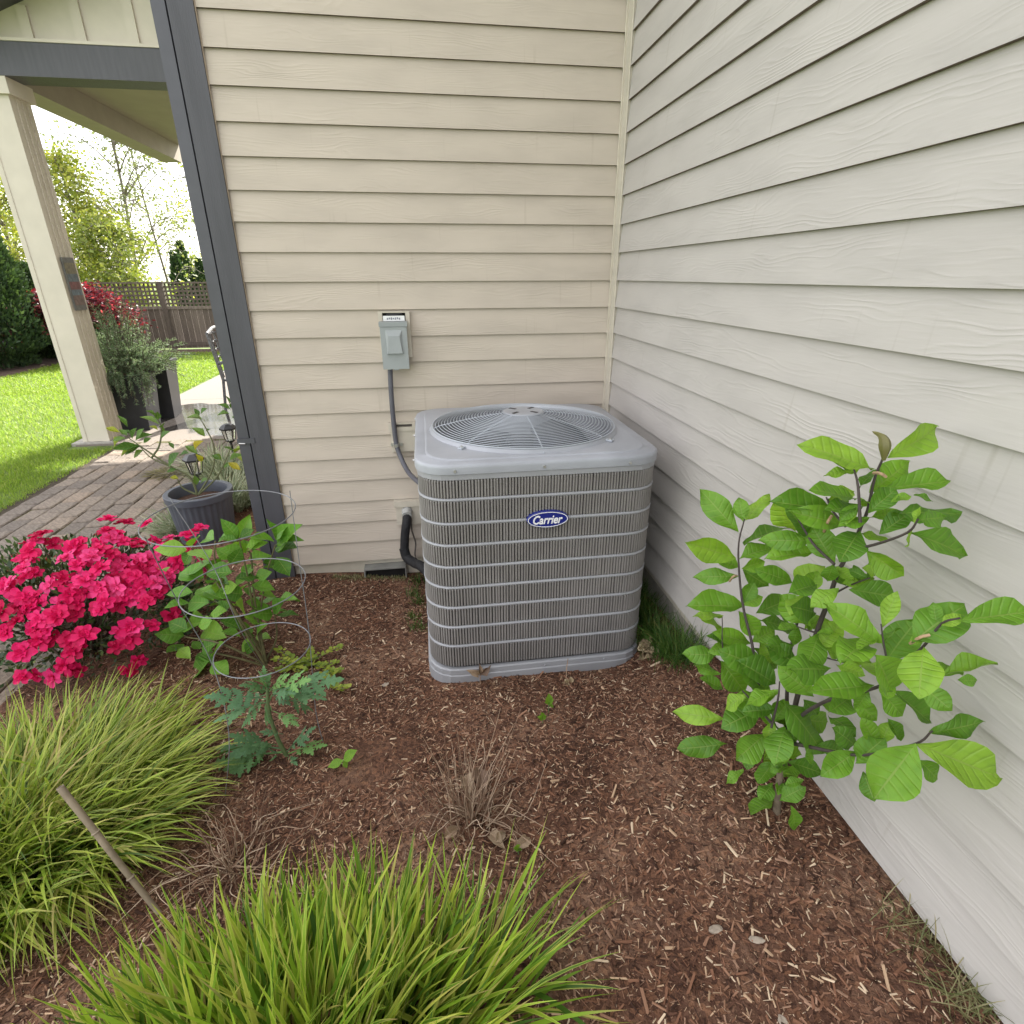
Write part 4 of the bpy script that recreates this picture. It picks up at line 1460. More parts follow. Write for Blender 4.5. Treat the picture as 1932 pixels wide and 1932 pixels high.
struct('lawn_grass', g, M['grass'], kind='stuff', label='mown grass of the lawn')

# ------------------------------------------------------------------ leaves
def leaf_mesh(name, mt, shape, arch=.18, fold=.10, wave=.0, nl=7, nw=2, seed=0, curl=0.):
    """unit leaf along +X, half width given by shape(t); veins follow the UV"""
    r_ = random.Random(seed)
    ph = r_.uniform(0, 6.28)
    vs, uv = [], []
    for i in range(nl + 1):
        t = i / nl
        w = shape(t)
        for j in range(-nw, nw + 1):
            q = j / nw
            x = t
            y = w * q
            z = -arch * (t ** 2) + fold * abs(q) * w * 2 + wave * math.sin(ph + t * 11 + (2.2 if q > 0 else 0)) * abs(q) ** 2 - curl * (abs(q) ** 2) * w
            vs.append((x, y, z))
            uv.append((t, .5 + .5 * q))
    k = 2 * nw + 1
    F = [(i * k + j, (i + 1) * k + j, (i + 1) * k + j + 1, i * k + j + 1) for i in range(nl) for j in range(2 * nw)]
    return MB().add(vs, F, uv).mesh(name, mt, True)


def ovate(wd, peak=.55, tip=1.0):
    """half-width profile of a leaf, width wd at t = peak, pointed tip"""
    def f(t):
        if t < peak:
            return wd / 2 * max(.02, math.sin(t / peak * np.pi / 2) ** 1.1)
        u = (t - peak) / (1 - peak)
        return wd / 2 * max(.0, (1 - u ** 1.6) ** (1.15 * tip)) * (1 + .035 * math.sin(t * 23 + wd * 9)) + .004 * (1 - u)
    return f


def leaf_matrix(b, t, width_ratio, facing, roll=0.):
    """place a unit leaf from b to t, its upper face turned towards facing"""
    b, t = np.asarray(b, float), np.asarray(t, float)
    X = t - b
    ln = np.linalg.norm(X)
    X = X / ln
    Z = facing - X * (facing @ X)
    Z /= np.linalg.norm(Z)
    Y = np.cross(Z, X)
    c, s = math.cos(roll), math.sin(roll)
    Y, Z = Y * c + Z * s, Z * c - Y * s
    w = ln * width_ratio
    return Matrix(((X[0] * ln, Y[0] * w, Z[0] * ln, b[0]), (X[1] * ln, Y[1] * w, Z[1] * ln, b[1]), (X[2] * ln, Y[2] * w, Z[2] * ln, b[2]), (0, 0, 0, 1)))


# ------------------------------------------------------------------ broad leaved shrub against the right wall
M['magleaf'] = leaf_mat('shrub_leaf', [(0, (.085, .205, .02)), (.3, (.125, .28, .026)), (.65, (.18, .36, .032)), (1, (.26, .44, .045))], .4, .32, (1.15, 1.2, .35), vein_n=8)
M['magstem'] = mat('shrub_stem', (.06, .045, .042), .7, .2, 40)
M['magtrunk'] = mat('shrub_trunk', (.17, .13, .09), .9, .3, 60, .5, 100)
mag_var = [leaf_mesh('leaf', M['magleaf'], ovate(1, .60, .8), a_, f_, w_, 9, 2, k, c_) for k, (a_, f_, w_, c_) in enumerate(
    ((.12, .08, .045, .0), (.25, .14, .06, .05), (.08, .16, .05, -.1), (.34, .10, .07, .1), (.18, .04, .075, .15), (-.05, .14, .045, 0)))]
K2 = lambda cx, cy: (1259.1 + .4344 * cx, 742.6 + .4344 * cy)
mb_ = on_bed(*K2(478, 1825))
shrub = thing('broad_leaf_shrub', 'young shrub with broad bright green leaves growing against the pale right wall', 'shrub', mb_)


def mdist(x, y):
    """how far the shrub stands off the wall at that place"""
    h_ = min(1, max(0, (1530 - y) / 700))
    l_ = max(0, (1460 - x) / 170)
    r_ = max(0, (x - 1460) / 460)
    return -mb_[0] + .05 * h_ + .15 * min(l_, 1.2) - .015 * r_


def mpt(cx, cy, off=0.):
    x, y = K2(cx, cy)
    return at(x, y, 0, -max(.03, mdist(x, y) + off))


MAG_BR = [([(478, 1832), (482, 1740), (490, 1640), (510, 1520)], .013, .010, 0), ([(510, 1520), (518, 1400), (522, 1260), (540, 1090), (575, 960), (605, 870)], .0075, .003, -.02),
          ([(510, 1500), (545, 1400), (575, 1280), (650, 1035), (700, 900), (740, 780), (800, 670), (842, 575), (872, 500), (900, 370), (945, 262)], .009, .0025, -.01),
          ([(505, 1530), (455, 1450), (400, 1290), (368, 1090), (330, 930), (312, 780), (310, 650), (335, 545)], .0065, .002, .02), ([(515, 1515), (620, 1535), (720, 1556), (860, 1570), (1075, 1522), (1150, 1465)], .006, .002, .02),
          ([(512, 1500), (570, 1410), (680, 1340), (800, 1308), (940, 1262), (1000, 1190), (1110, 1100), (1190, 1000), (1270, 975)], .006, .002, .01), ([(800, 680), (920, 650), (1045, 602), (1090, 545)], .004, .002, .02),
          ([(725, 742), (640, 660), (600, 600), (560, 530)], .004, .002, .03), ([(775, 578), (720, 512), (690, 450)], .0035, .002, .03), ([(838, 560), (828, 400), (808, 320)], .004, .002, .03),
          ([(965, 1210), (940, 1090), (928, 1000)], .003, .0015, .03), ([(452, 1450), (480, 1330), (488, 1250)], .004, .002, .05), ([(450, 1430), (390, 1360), (325, 1290)], .004, .002, .05),
          ([(740, 860), (800, 830), (880, 800)], .003, .0015, -.02), ([(365, 1200), (250, 1140), (238, 970)], .003, .0015, .03), ([(650, 1040), (600, 1025), (560, 1010)], .003, .0015, 0), ([(640, 1130), (700, 1150), (735, 1160)], .003, .0015, 0)]
tk = MB().tube(smooth_path([mb_ - V(0, 0, .03)] + [mpt(*p) for p in MAG_BR[0][0][1:]], 4), np.linspace(.0105, .007, 13), 10)
part('trunk', tk, M['magtrunk'], shrub, smooth=True)
for pts, r0, r1, off in MAG_BR[1:]:
    pp = smooth_path([mpt(*p, off) for p in pts], 5)
    part('branch', MB().tube(pp, np.linspace(r0 * .8, r1 * .8, len(pp)), 7), M['magstem'], shrub, smooth=True)
MAG = """892,330,622,215,105;955,280,1200,150,80;800,350,715,270,45;835,410,890,320,60;880,430,1050,300,110;945,410,1195,390,95;820,460,650,405,95;845,500,715,480,65;870,520,985,420,80;880,540,1010,500,60;975,525,1258,490,90;970,470,1050,450,40;1070,440,1150,460,45;775,575,590,515,60;710,510,480,465,85;875,545,780,545,50;830,605,955,622,52;920,610,1040,530,80;832,600,765,700,115;1045,605,1320,680,100;865,680,1010,788,100;305,600,172,442,90;330,560,425,440,55;300,715,98,650,85;330,655,500,570,105;312,720,440,655,75;308,755,218,712,60;307,795,150,790,52;328,765,430,835,72;322,760,410,730,60;625,640,540,500,75;560,600,465,500,85;640,690,450,705,80;640,640,450,635,60;725,735,640,600,105;732,750,797,808,62;545,820,410,770,60;545,850,640,760,115;645,830,550,855,85;745,850,638,900,70;755,825,885,800,70;790,850,968,880,95;935,1015,990,875,58;925,1085,745,930,100;335,925,115,915,88;240,970,140,945,45;238,1030,160,930,60;330,910,372,830,55;330,920,405,885,50;385,955,530,890,80;310,945,388,1040,88;395,985,552,1005,62;620,1010,510,900,95;365,1085,210,1040,62;325,1095,198,1115,50;368,1080,460,1025,72;375,1105,470,1185,85;218,1135,105,1135,58;228,1220,138,1178,42;248,1285,150,1240,45;430,1200,258,1125,95;230,1160,335,1290,115;470,1260,330,1170,95;575,1185,470,1105,85;655,1045,622,1165,98;650,1040,720,1040,40;645,1115,745,1000,105;870,1080,785,1118,75;720,1150,872,1160,85;735,1180,830,1190,95;700,1200,570,1185,72;900,1265,640,1295,88;635,1312,505,1205,90;865,1170,935,1190,85;970,1285,930,1165,100;950,1165,1055,1000,125;1060,1085,1265,915,170;1275,985,1548,955,115;1112,1105,1092,1285,225;1130,1215,1275,1190,70;1185,1230,1405,1165,82;1260,1245,1348,1245,52;1095,1260,1222,1365,130;990,1290,1122,1418,115;925,1290,1020,1395,98;805,1320,902,1412,105;792,1320,722,1372,80;700,1405,800,1440,95;495,1330,690,1530,155;480,1385,600,1500,115;412,1370,255,1435,95;440,1300,350,1195,75;440,1420,340,1310,60;245,1415,65,1385,58;258,1520,75,1550,80;425,1480,308,1580,95;368,1540,345,1620,60;512,1450,468,1575,105;430,1535,500,1655,95;332,1635,258,1672,42;462,1590,408,1690,75;530,1565,580,1572,45;525,1600,663,1640,82;592,1680,523,1690,36;500,1690,505,1742,42;488,1765,573,1720,55;458,1695,415,1745,48;462,1765,373,1825,78;538,1790,562,1892,58;640,1530,772,1552,62;820,1555,685,1650,82;820,1600,905,1530,110;850,1640,895,1758,85;1080,1520,915,1735,195;910,1530,860,1425,65;930,1520,960,1440,62;1015,1510,970,1425,45;820,1530,765,1485,62;1140,1472,1375,1440,82;1085,1522,1392,1650,155;1090,1590,1178,1672,85;600,880,540,930,60;605,870,650,780,60;520,1290,600,1240,70;545,1100,470,1090,60;560,1000,600,930,60;690,920,760,960,70;420,1330,300,1330,60;500,1250,560,1290,70;590,1330,660,1400,70;1190,1010,1265,960,60;905,790,850,760,40;640,950,570,930,60;480,1180,420,1100,60"""
for k, ln in enumerate(MAG.split(';')):
    bx_, by_, tx_, ty_, w_ = map(float, ln.split(','))
    l2 = math.hypot(tx_ - bx_, ty_ - by_)
    tx_, ty_ = bx_ + (tx_ - bx_) * 1.12, by_ + (ty_ - by_) * 1.12
    o1 = rng.normal(0, .012)
    near = .055 if w_ > 140 else 0
    b = mpt(bx_, by_, o1 + near * .6)
    dep = (b - CAM) @ FWD
    tx2, ty2 = K2(tx_, ty_)
    t = CAM + ray(tx2, ty2) * (dep - abs(rng.normal(.008, .012)))
    if t[0] > -.022:
        t = at(tx2, ty2, 0, -.022 - .01 * rng.random())
    # foreshortened leaves: broad for their seen length means the tip comes forward
    ratio = w_ / max(l2, 1)
    if ratio > .72:
        L3 = np.linalg.norm(t - b)
        pull = L3 * math.sqrt(max(0, (ratio / .70) ** 2 - 1))
        tc_ = CAM - t
        t = t + tc_ / np.linalg.norm(tc_) * min(pull, .05)
    view = CAM - (b + t) / 2
    view /= np.linalg.norm(view)
    face = V(0, 0, .55) + view * .9 + rng.normal(0, .25, 3)
    placed('leaf', mag_var[k % 6], shrub, leaf_matrix(b, t, min(.68, max(.42, ratio * 1.12)), face, rng.normal(0, .25)))
for k in range(60):     # leaves deeper in the shrub, between the branches
    pts, r0, r1, off = MAG_BR[1 + rng.integers(len(MAG_BR) - 1)]
    i = rng.integers(len(pts) - 1)
    f = rng.random()
    cx, cy = (pts[i][j] * (1 - f) + pts[i + 1][j] * f for j in (0, 1))
    if cy > 1600:
        continue
    a_ = rng.uniform(0, 2 * np.pi)
    l_ = rng.uniform(85, 150)
    b = mpt(cx, cy, off - .01)
    tx2, ty2 = K2(cx + math.cos(a_) * l_, cy + math.sin(a_) * l_ * .8)
    t = CAM + ray(tx2, ty2) * ((b - CAM) @ FWD + rng.uniform(0, .03))
    if t[0] > -.02:
        t = at(tx2, ty2, 0, -.02)
    view = CAM - b
    placed('leaf', mag_var[k % 6], shrub, leaf_matrix(b, t, rng.uniform(.5, .68), V(0, 0, .9) + view / np.linalg.norm(view) * .6 + rng.normal(0, .35, 3), rng.normal(0, .3)))
for k in range(16):     # small leaves low on the stem
    f = rng.random()
    cx, cy = 480 + 30 * f + rng.normal(0, 8), 1790 - 260 * f
    a_ = rng.uniform(0, 2 * np.pi)
    l_ = rng.uniform(60, 105)
    b = mpt(cx, cy)
    tx2, ty2 = K2(cx + math.cos(a_) * l_, cy + math.sin(a_) * l_ * .7)
    t = CAM + ray(tx2, ty2) * ((b - CAM) @ FWD - rng.uniform(-.02, .03))
    placed('leaf', mag_var[k % 6], shrub, leaf_matrix(b, t, .6, V(0, 0, .9) + (CAM - b) * .4 + rng.normal(0, .3, 3), rng.normal(0, .3)))
# curled young bud leaf at the top and dry husks
pp = [mpt(940, 290), mpt(945, 230), mpt(935, 190), mpt(892, 165)]
part('bud', MB().tube(smooth_path(pp, 4), [.003, .005, .007, .009, .010, .010, .009, .008, .007, .005, .004, .003, .001], 6), mat('bud_bronze', (.14, .13, .04), .5, .2, 20), shrub, smooth=True)
for a_, b__ in (((1055, 1085), (1140, 1048)), ((895, 345), (950, 362)), ((270, 815), (300, 790)), ((680, 600), (715, 530))):
    part('dry_husk', MB().tube(smooth_path([mpt(*a_, .03), mpt((a_[0] + b__[0]) / 2, (a_[1] + b__[1]) / 2 - 8, .04), mpt(*b__, .03)], 3), .0028, 5), mat('dry_husk', (.40, .27, .16), .8, .2, 30), shrub)


# ------------------------------------------------------------------ strap leaved clumps
M['liriope'] = blade_mat('clump_blades', [(0, (.05, .115, .012)), (.3, (.15, .28, .02)), (.65, (.31, .46, .035)), (.9, (.42, .48, .055)), (1, (.50, .42, .13))], edge=(.56, .60, .12), edge_amt=.65, trans=.3)
M['liriope_b'] = blade_mat('clump_blades_yellow', [(0, (.05, .10, .012)), (.3, (.17, .27, .024)), (.65, (.34, .46, .045)), (.93, (.42, .44, .09)), (1, (.44, .34, .14))], edge=(.54, .54, .15), edge_amt=.7, trans=.3)
M['varieg'] = blade_mat('variegated_blades', [(0, (.13, .18, .09)), (.5, (.23, .28, .15)), (1, (.36, .39, .24))], edge=(.60, .60, .44), edge_amt=.8, trans=.25)


def clump(name, label, cat, c, rx, ry, n, ln, wd, mt, lean=(.05, .7), curve=(.3, 1.1), wind=(0, 0), group=None, seg=7, zf=hz, bias=1.0):
    t = thing(name, label, cat, c, 0, group)
    a_ = rng.uniform(0, 2 * np.pi, n)
    q = np.sqrt(rng.uniform(0, 1, n))
    x, y = c[0] + rx * q * np.cos(a_), c[1] + ry * q * np.sin(a_)
    z = zf(x, y) - .005 if zf else np.full(n, c[2])
    az = a_ + rng.normal(0, .55, n)
    vx, vy = np.cos(az) * q * bias + wind[0] + rng.normal(0, .3, n), np.sin(az) * q * bias + wind[1] + rng.normal(0, .3, n)
    az = np.arctan2(vy, vx)
    l0 = lean[0] + (lean[1] - lean[0]) * np.clip(np.hypot(vx, vy), 0, 1) * rng.uniform(.6, 1.1, n)
    L_ = ln * rng.uniform(.45, 1.12, n) * (1 - .2 * q)
    v_, f_, u_ = blades(x, y, z, L_, wd * rng.uniform(.6, 1.25, n), l0, az, rng.uniform(*curve, n), seg)
    part('blades', MB().raw(v_, f_, u_), mt, t, smooth=True, kind='stuff')
    return t


gl = on_bed(95, 1590)
clump('ornamental_grass', 'large yellow green grass clump at the left edge below the pink azalea', 'ornamental grass', (gl[0] - .05, gl[1] + .04, gl[2]), .34, .34, 3000, .43, .0088, M['liriope_b'], (.05, .6), (.45, 1.7), (.28, .05), 'strap leaved grass clumps')
gl2 = on_bed(40, 1700)
clump('ornamental_grass', 'greener grass tuft at the left edge in front of the large yellowish clump', 'ornamental grass', (gl2[0] - .08, gl2[1] + .05, gl2[2]), .20, .20, 800, .32, .0085, M['liriope'], (.1, .8), (.5, 1.5), (.15, -.1), 'strap leaved grass clumps')
gb = on_bed(620, 1880)
clump('ornamental_grass', 'bright green grass clump filling the bottom of the picture', 'ornamental grass', (-1.33, -2.29, float(hz(-1.33, -2.29))), .37, .20, 1800, .345, .0118, M['liriope'], (.03, .46), (.05, .75), (.02, .05), 'strap leaved grass clumps', 8)
gt = on_bed(1150, 1900)
clump('ornamental_grass', 'sparse long green blades at the right end of the bottom grass clump', 'ornamental grass', (-.93, -2.27, float(hz(-.93, -2.27))), .10, .12, 70, .34, .0095, M['liriope'], (.2, .8), (.4, 1.0), (.45, .05), 'strap leaved grass clumps', 8)
# variegated grass by the pot
clump('variegated_grass', 'pale variegated grass between the azalea and the grey pot', 'ornamental grass', tuple(on_bed(352, 1003)), .17, .10, 480, .30, .0085, M['varieg'], (.1, .8), (.4, 1.3))
for (x, y, n_, r_, lb) in ((*on_bed(438, 955)[:2], 620, .17, 'pale variegated grass clump just behind the grey pot'), (*on_bed(425, 905)[:2], 460, .2, 'pale variegated grass clump beside the lantern nearest the downspout'), (*on_bed(395, 893)[:2], 260, .14, 'thin variegated grass clump behind the lemon tree stems')):
    clump('variegated_grass', lb, 'ornamental grass', (x, y, float(hz(x, y))), r_, r_, n_, .40, .010, M['varieg'], (.1, .7), (.4, 1.3), (0, 0), 'variegated grass beside the house')
# heap of pulled dry grass on the path
hp = at(325, 892, 2, PZ)
clump('grass_clippings', 'heap of withered pulled weeds lying on the brick path', 'weeds', (hp[0], hp[1], PZ), .22, .16, 420, .16, .006, mat('withered', (.16, .14, .06), .8, .2, 9, island=True, stops=[(0, (.10, .11, .04)), (.5, (.17, .15, .06)), (1, (.27, .22, .12))]), (1.0, 1.5), (.1, .6), zf=None)

# thin wild grass along the right wall and beside the unit
M['wild'] = blade_mat('wild_grass', [(0, (.03, .085, .012)), (.6, (.06, .14, .018)), (1, (.12, .19, .035))], edge_amt=0, trans=.35)
M['wilddry'] = blade_mat('wild_grass_dry', [(0, (.12, .15, .05)), (.6, (.24, .23, .10)), (1, (.40, .34, .19))], edge_amt=0, trans=.3)


def tuft(label, pts, n, ln, wd, mt, spread=.03, lean=(.05, .6), curve=(.2, 1.2), group='wild grass tufts'):
    pts = np.array([q[:2] for q in pts], float)
    t = thing('grass_tuft', label, 'grass tuft', (pts[0][0], pts[0][1], float(hz(pts[0][0], pts[0][1]))), 0, group)
    k = rng.integers(0, len(pts), n)
    x, y = pts[k, 0] + rng.normal(0, spread, n), pts[k, 1] + rng.normal(0, spread, n)
    x = np.minimum(x, -.006)
    z = hz(x, y) - .004
    v_, f_, u_ = blades(x, y, z, ln * rng.uniform(.4, 1.2, n), wd * rng.uniform(.6, 1.2, n), rng.uniform(*lean, n), rng.uniform(0, 6.28, n), rng.uniform(*curve, n), 5)
    part('blades', MB().raw(v_, f_, u_), mt, t, kind='stuff')


tuft('lush green grass tuft between the air conditioner and the right wall', [(-.07, y) for y in np.linspace(-.72, -1.34, 9)], 1500, .17, .0032, M['wild'], .03)
tuft('small grass tuft at the left foot of the air conditioner by the black pipe', [at(782, 1112, 2, -.06), at(792, 1128, 2, -.06), at(786, 1090, 2, -.07)], 170, .075, .003, M['wild'], .022)
tuft('short grass tuft on the mulch left of the air conditioner', [on_bed(780, 1165), on_bed(790, 1185)], 160, .05, .003, M['wild'], .022)
tuft('wispy grass tuft at the foot of the right wall near the bottom corner', [on_bed(x, y) for x, y in ((1800, 1790), (1775, 1770), (1745, 1760), (1830, 1830), (1700, 1750))], 95, .10, .0024, M['wilddry'], .03, (.3, 1.2))
tuft('dry grass tuft in the bottom right corner against the wall', [on_bed(x, y) for x, y in ((1850, 1890), (1830, 1905), (1800, 1880))], 110, .10, .0026, M['wilddry'], .025, (.3, 1.3))
mossb = MB()
n = 900
x, y = rng.uniform(-1.58, -1.16, n), -.025 - np.abs(rng.normal(0, .025, n))
v_, f_, u_ = blades(x, y, hz(x, y) - .003, .022 * rng.uniform(.4, 1.3, n), np.full(n, .004), rng.uniform(.1, .9, n), rng.uniform(0, 6.28, n), rng.uniform(.2, 1, n), 2)
struct('moss', mossb.raw(v_, f_, u_), M['wilddry'], kind='stuff', label='strip of moss at the foot of the beige wall')

# ------------------------------------------------------------------ pink azalea
M['petal'] = mat('azalea_petal', (.72, .012, .13), .5, .1, 60, objrand=True, stops=[(0, (.46, .006, .06)), (.35, (.68, .010, .11)), (.75, (.78, .022, .17)), (1, (.84, .08, .28))], trans=.25, tcol=(1.1, .7, .9), spec=.2)
M['azleaf'] = mat('azalea_leaf', (.03, .06, .02), .4, .1, 9, island=True, stops=[(0, (.025, .05, .02)), (.6, (.05, .095, .03)), (.88, (.09, .15, .04)), (1, (.19, .25, .05))], trans=.12)


def blossom_mesh(seed):
    r_ = random.Random(seed)
    g = MB()
    for layer, (np_, el0, ln) in enumerate(((6, .30, 1.0), (5, .95, .6))):
        for k in range(np_):
            a_ = 2 * np.pi * (k + r_.random() * .5) / np_ + layer
            el = el0 + r_.uniform(-.18, .18)
            d = V(math.cos(a_) * math.cos(el), math.sin(a_) * math.cos(el), math.sin(el))
            s = V(-math.sin(a_), math.cos(a_), 0)
            nn = np.cross(d, s)
            L_ = ln * r_.uniform(.85, 1.15)
            vs = []
            for i, (t, w) in enumerate(((.08, .08), (.45, .30), (.78, .40), (1.05, .14))):
                c = d * (t * L_) - nn * (.22 * t * t * L_)
                for q in (-1, 0, 1):
                    vs.append(c + s * (q * w * ln) + nn * (r_.uniform(-.10, .10) + (.07 if q else -.06)))
            g.add(vs, [(i * 3 + j, (i + 1) * 3 + j, (i + 1) * 3 + j + 1, i * 3 + j + 1) for i in range(3) for j in range(2)])
    return g.mesh('blossom', M['petal'], True)


blossoms = [blossom_mesh(k) for k in range(6)]
AZC, AZR = V(-2.68, -.42, .06), V(.66, .42, .40)
azalea = thing('azalea_bush', 'low azalea bush covered in bright pink blossoms beside the brick path', 'shrub', (AZC[0], AZC[1], float(hz(AZC[0], AZC[1]))))


def az_hit(x, y):
    """front of the bush where the line of sight meets it"""
    d = ray(x, y)
    o_, d_ = (CAM - AZC) / AZR, d / AZR
    a_, b_, c_ = d_ @ d_, 2 * o_ @ d_, o_ @ o_ - 1
    D = b_ * b_ - 4 * a_ * c_
    t = (-b_ - math.sqrt(D)) / (2 * a_) if D > 0 else -b_ / (2 * a_)
    return CAM + d * t


def rot_to(n, roll):
    q = Vector(n).to_track_quat('Z', 'Y').to_matrix().to_4x4()
    return q @ Matrix.Rotation(roll, 4, 'Z')


AZ = "795,200;85,400;140,420;190,360;240,340;290,345;180,420;150,480;190,510;100,520;150,540;435,370;400,390;350,430;310,460;620,260;680,250;720,270;590,300;650,310;700,320;750,300;560,350;620,360;690,370;760,360;800,340;840,280;860,260;470,450;520,460;440,490;570,420;640,430;700,430;590,520;640,540;690,560;740,550;780,570;820,490;860,470;790,450;850,420;920,420;770,500;810,600;880,600;930,570;970,540;1000,480;1020,560;350,550;430,560;480,580;30,580;10,620;110,660;160,640;220,600;190,690;140,700;60,700;30,760;90,760;20,850;70,880;120,820;400,640;450,630;350,690;420,690;370,730;550,720;600,700;640,690;580,740;690,660;740,680;770,640;840,700;860,660;900,640;250,790;300,780;340,790;210,840;270,850;230,910;300,900;430,760;390,900;430,940;490,890;440,970;680,850;730,830;770,860;700,910;750,900;660,950;870,830;1060,280;1100,270;1140,300;1080,310;1120,390;970,330;900,330;990,770;150,1110;190,1120;380,1040;420,1060;300,1110;720,1050;780,1030;640,1000;140,980;660,480;610,590;540,540;730,470;560,620;820,540;900,510;950,470;660,610"
azp = []
for k, q in enumerate(AZ.split(';')):
    cx, cy = map(float, q.split(','))
    cx += rng.normal(0, 8)
    p = az_hit(.3342 * cx, 904 + .3342 * cy)
    if rng.random() < .95:
        azp.append(p)
for k in range(34):     # the far side, seen only from elsewhere
    a_, e_ = rng.uniform(.3, 2.8), rng.uniform(0, .7)
    azp.append(AZC + AZR * V(math.cos(a_) * math.cos(e_), math.sin(a_) * math.cos(e_), math.sin(e_)))
for k, p in enumerate(azp):
    n = (p - AZC) / AZR ** 2
    n = n / np.linalg.norm(n) + V(0, -.25, .45) + rng.normal(0, .3, 3)
    s = rng.uniform(.030, .046)
    placed('blossom', blossoms[k % 6], azalea, Matrix.Translation(Vector(p + n / np.linalg.norm(n) * rng.uniform(-.04, .035))) @ rot_to(n, rng.uniform(0, 6)) @ Matrix.Diagonal((s, s, s * rng.uniform(.8, 1.1), 1)))
n = 6500
u = rng.normal(0, 1, (n, 3))
u[:, 2] = np.abs(u[:, 2]) * 1.0 - .35
u /= np.linalg.norm(u, axis=1)[:, None]
rr = rng.uniform(.62, .99, n)[:, None] * (1 - .12 * vnoise(u[:, 0] * 5 + 3, u[:, 1] * 5 + u[:, 2] * 4)[:, None])
pts = AZC + u * AZR * rr
pts[:, 2] = np.maximum(pts[:, 2], -.15)
d = u + rng.normal(0, .6, (n, 3)) + V(0, 0, .4)
d /= np.linalg.norm(d, axis=1)[:, None]
s = np.cross(d, rng.normal(0, 1, (n, 3)))
s /= np.linalg.norm(s, axis=1)[:, None]
L_ = rng.uniform(.022, .042, n)[:, None]
v = np.stack([pts, pts + d * L_ * .5 + s * L_ * .2, pts + d * L_, pts + d * L_ * .5 - s * L_ * .2], 1)
part('leaves', MB().raw(v.reshape(-1, 3), np.arange(n * 4).reshape(-1, 4)), M['azleaf'], azalea, kind='stuff')
g = MB()
b0_ = V(AZC[0], AZC[1], float(hz(AZC[0], AZC[1])))
for k in range(70):
    a_, e_ = rng.uniform(0, 6.28), rng.uniform(.05, 1.4)
    e = AZC + AZR * V(math.cos(a_) * math.cos(e_), math.sin(a_) * math.cos(e_), math.sin(e_)) * .92
    g.tube(smooth_path([b0_ + rng.normal(0, .05, 3) * V(1, 1, 0), (b0_ + e) / 2 + V(0, 0, .05) + rng.normal(0, .03, 3), e], 3), np.linspace(.008, .002, 7), 5, False)
part('stems', g, M['woody'], azalea)

# ------------------------------------------------------------------ hydrangea behind the tomato cage
M['hydleaf'] = leaf_mat('hydrangea_leaf', [(0, (.065, .17, .02)), (.4, (.10, .25, .03)), (.8, (.16, .34, .04)), (1, (.25, .43, .06))], .42, .28, (1.15, 1.2, .35), vein_n=7)
M['hydstem'] = mat('hydrangea_stem', (.13, .12, .05), .8, .3, 30)
hyd_var = [leaf_mesh('leaf', M['hydleaf'], ovate(1, .45, 1.0), a_, f_, w_, 7, 2, 20 + k) for k, (a_, f_, w_) in enumerate(((.15, .12, .02), (.28, .16, .025), (.05, .18, .02), (.2, .05, .03)))]
hb = on_bed(500, 1252)
hyd = thing('hydrangea', 'leafy green hydrangea behind the wire tomato cage', 'shrub', hb)
K3 = lambda cx, cy: (.3342 * cx, 904 + .3342 * cy)


def hpt(cx, cy, off=0.):
    x, y = K3(cx, cy)
    return at(x, y, 1, hb[1] + .02 + off - .06 * math.sin(cx * .011))


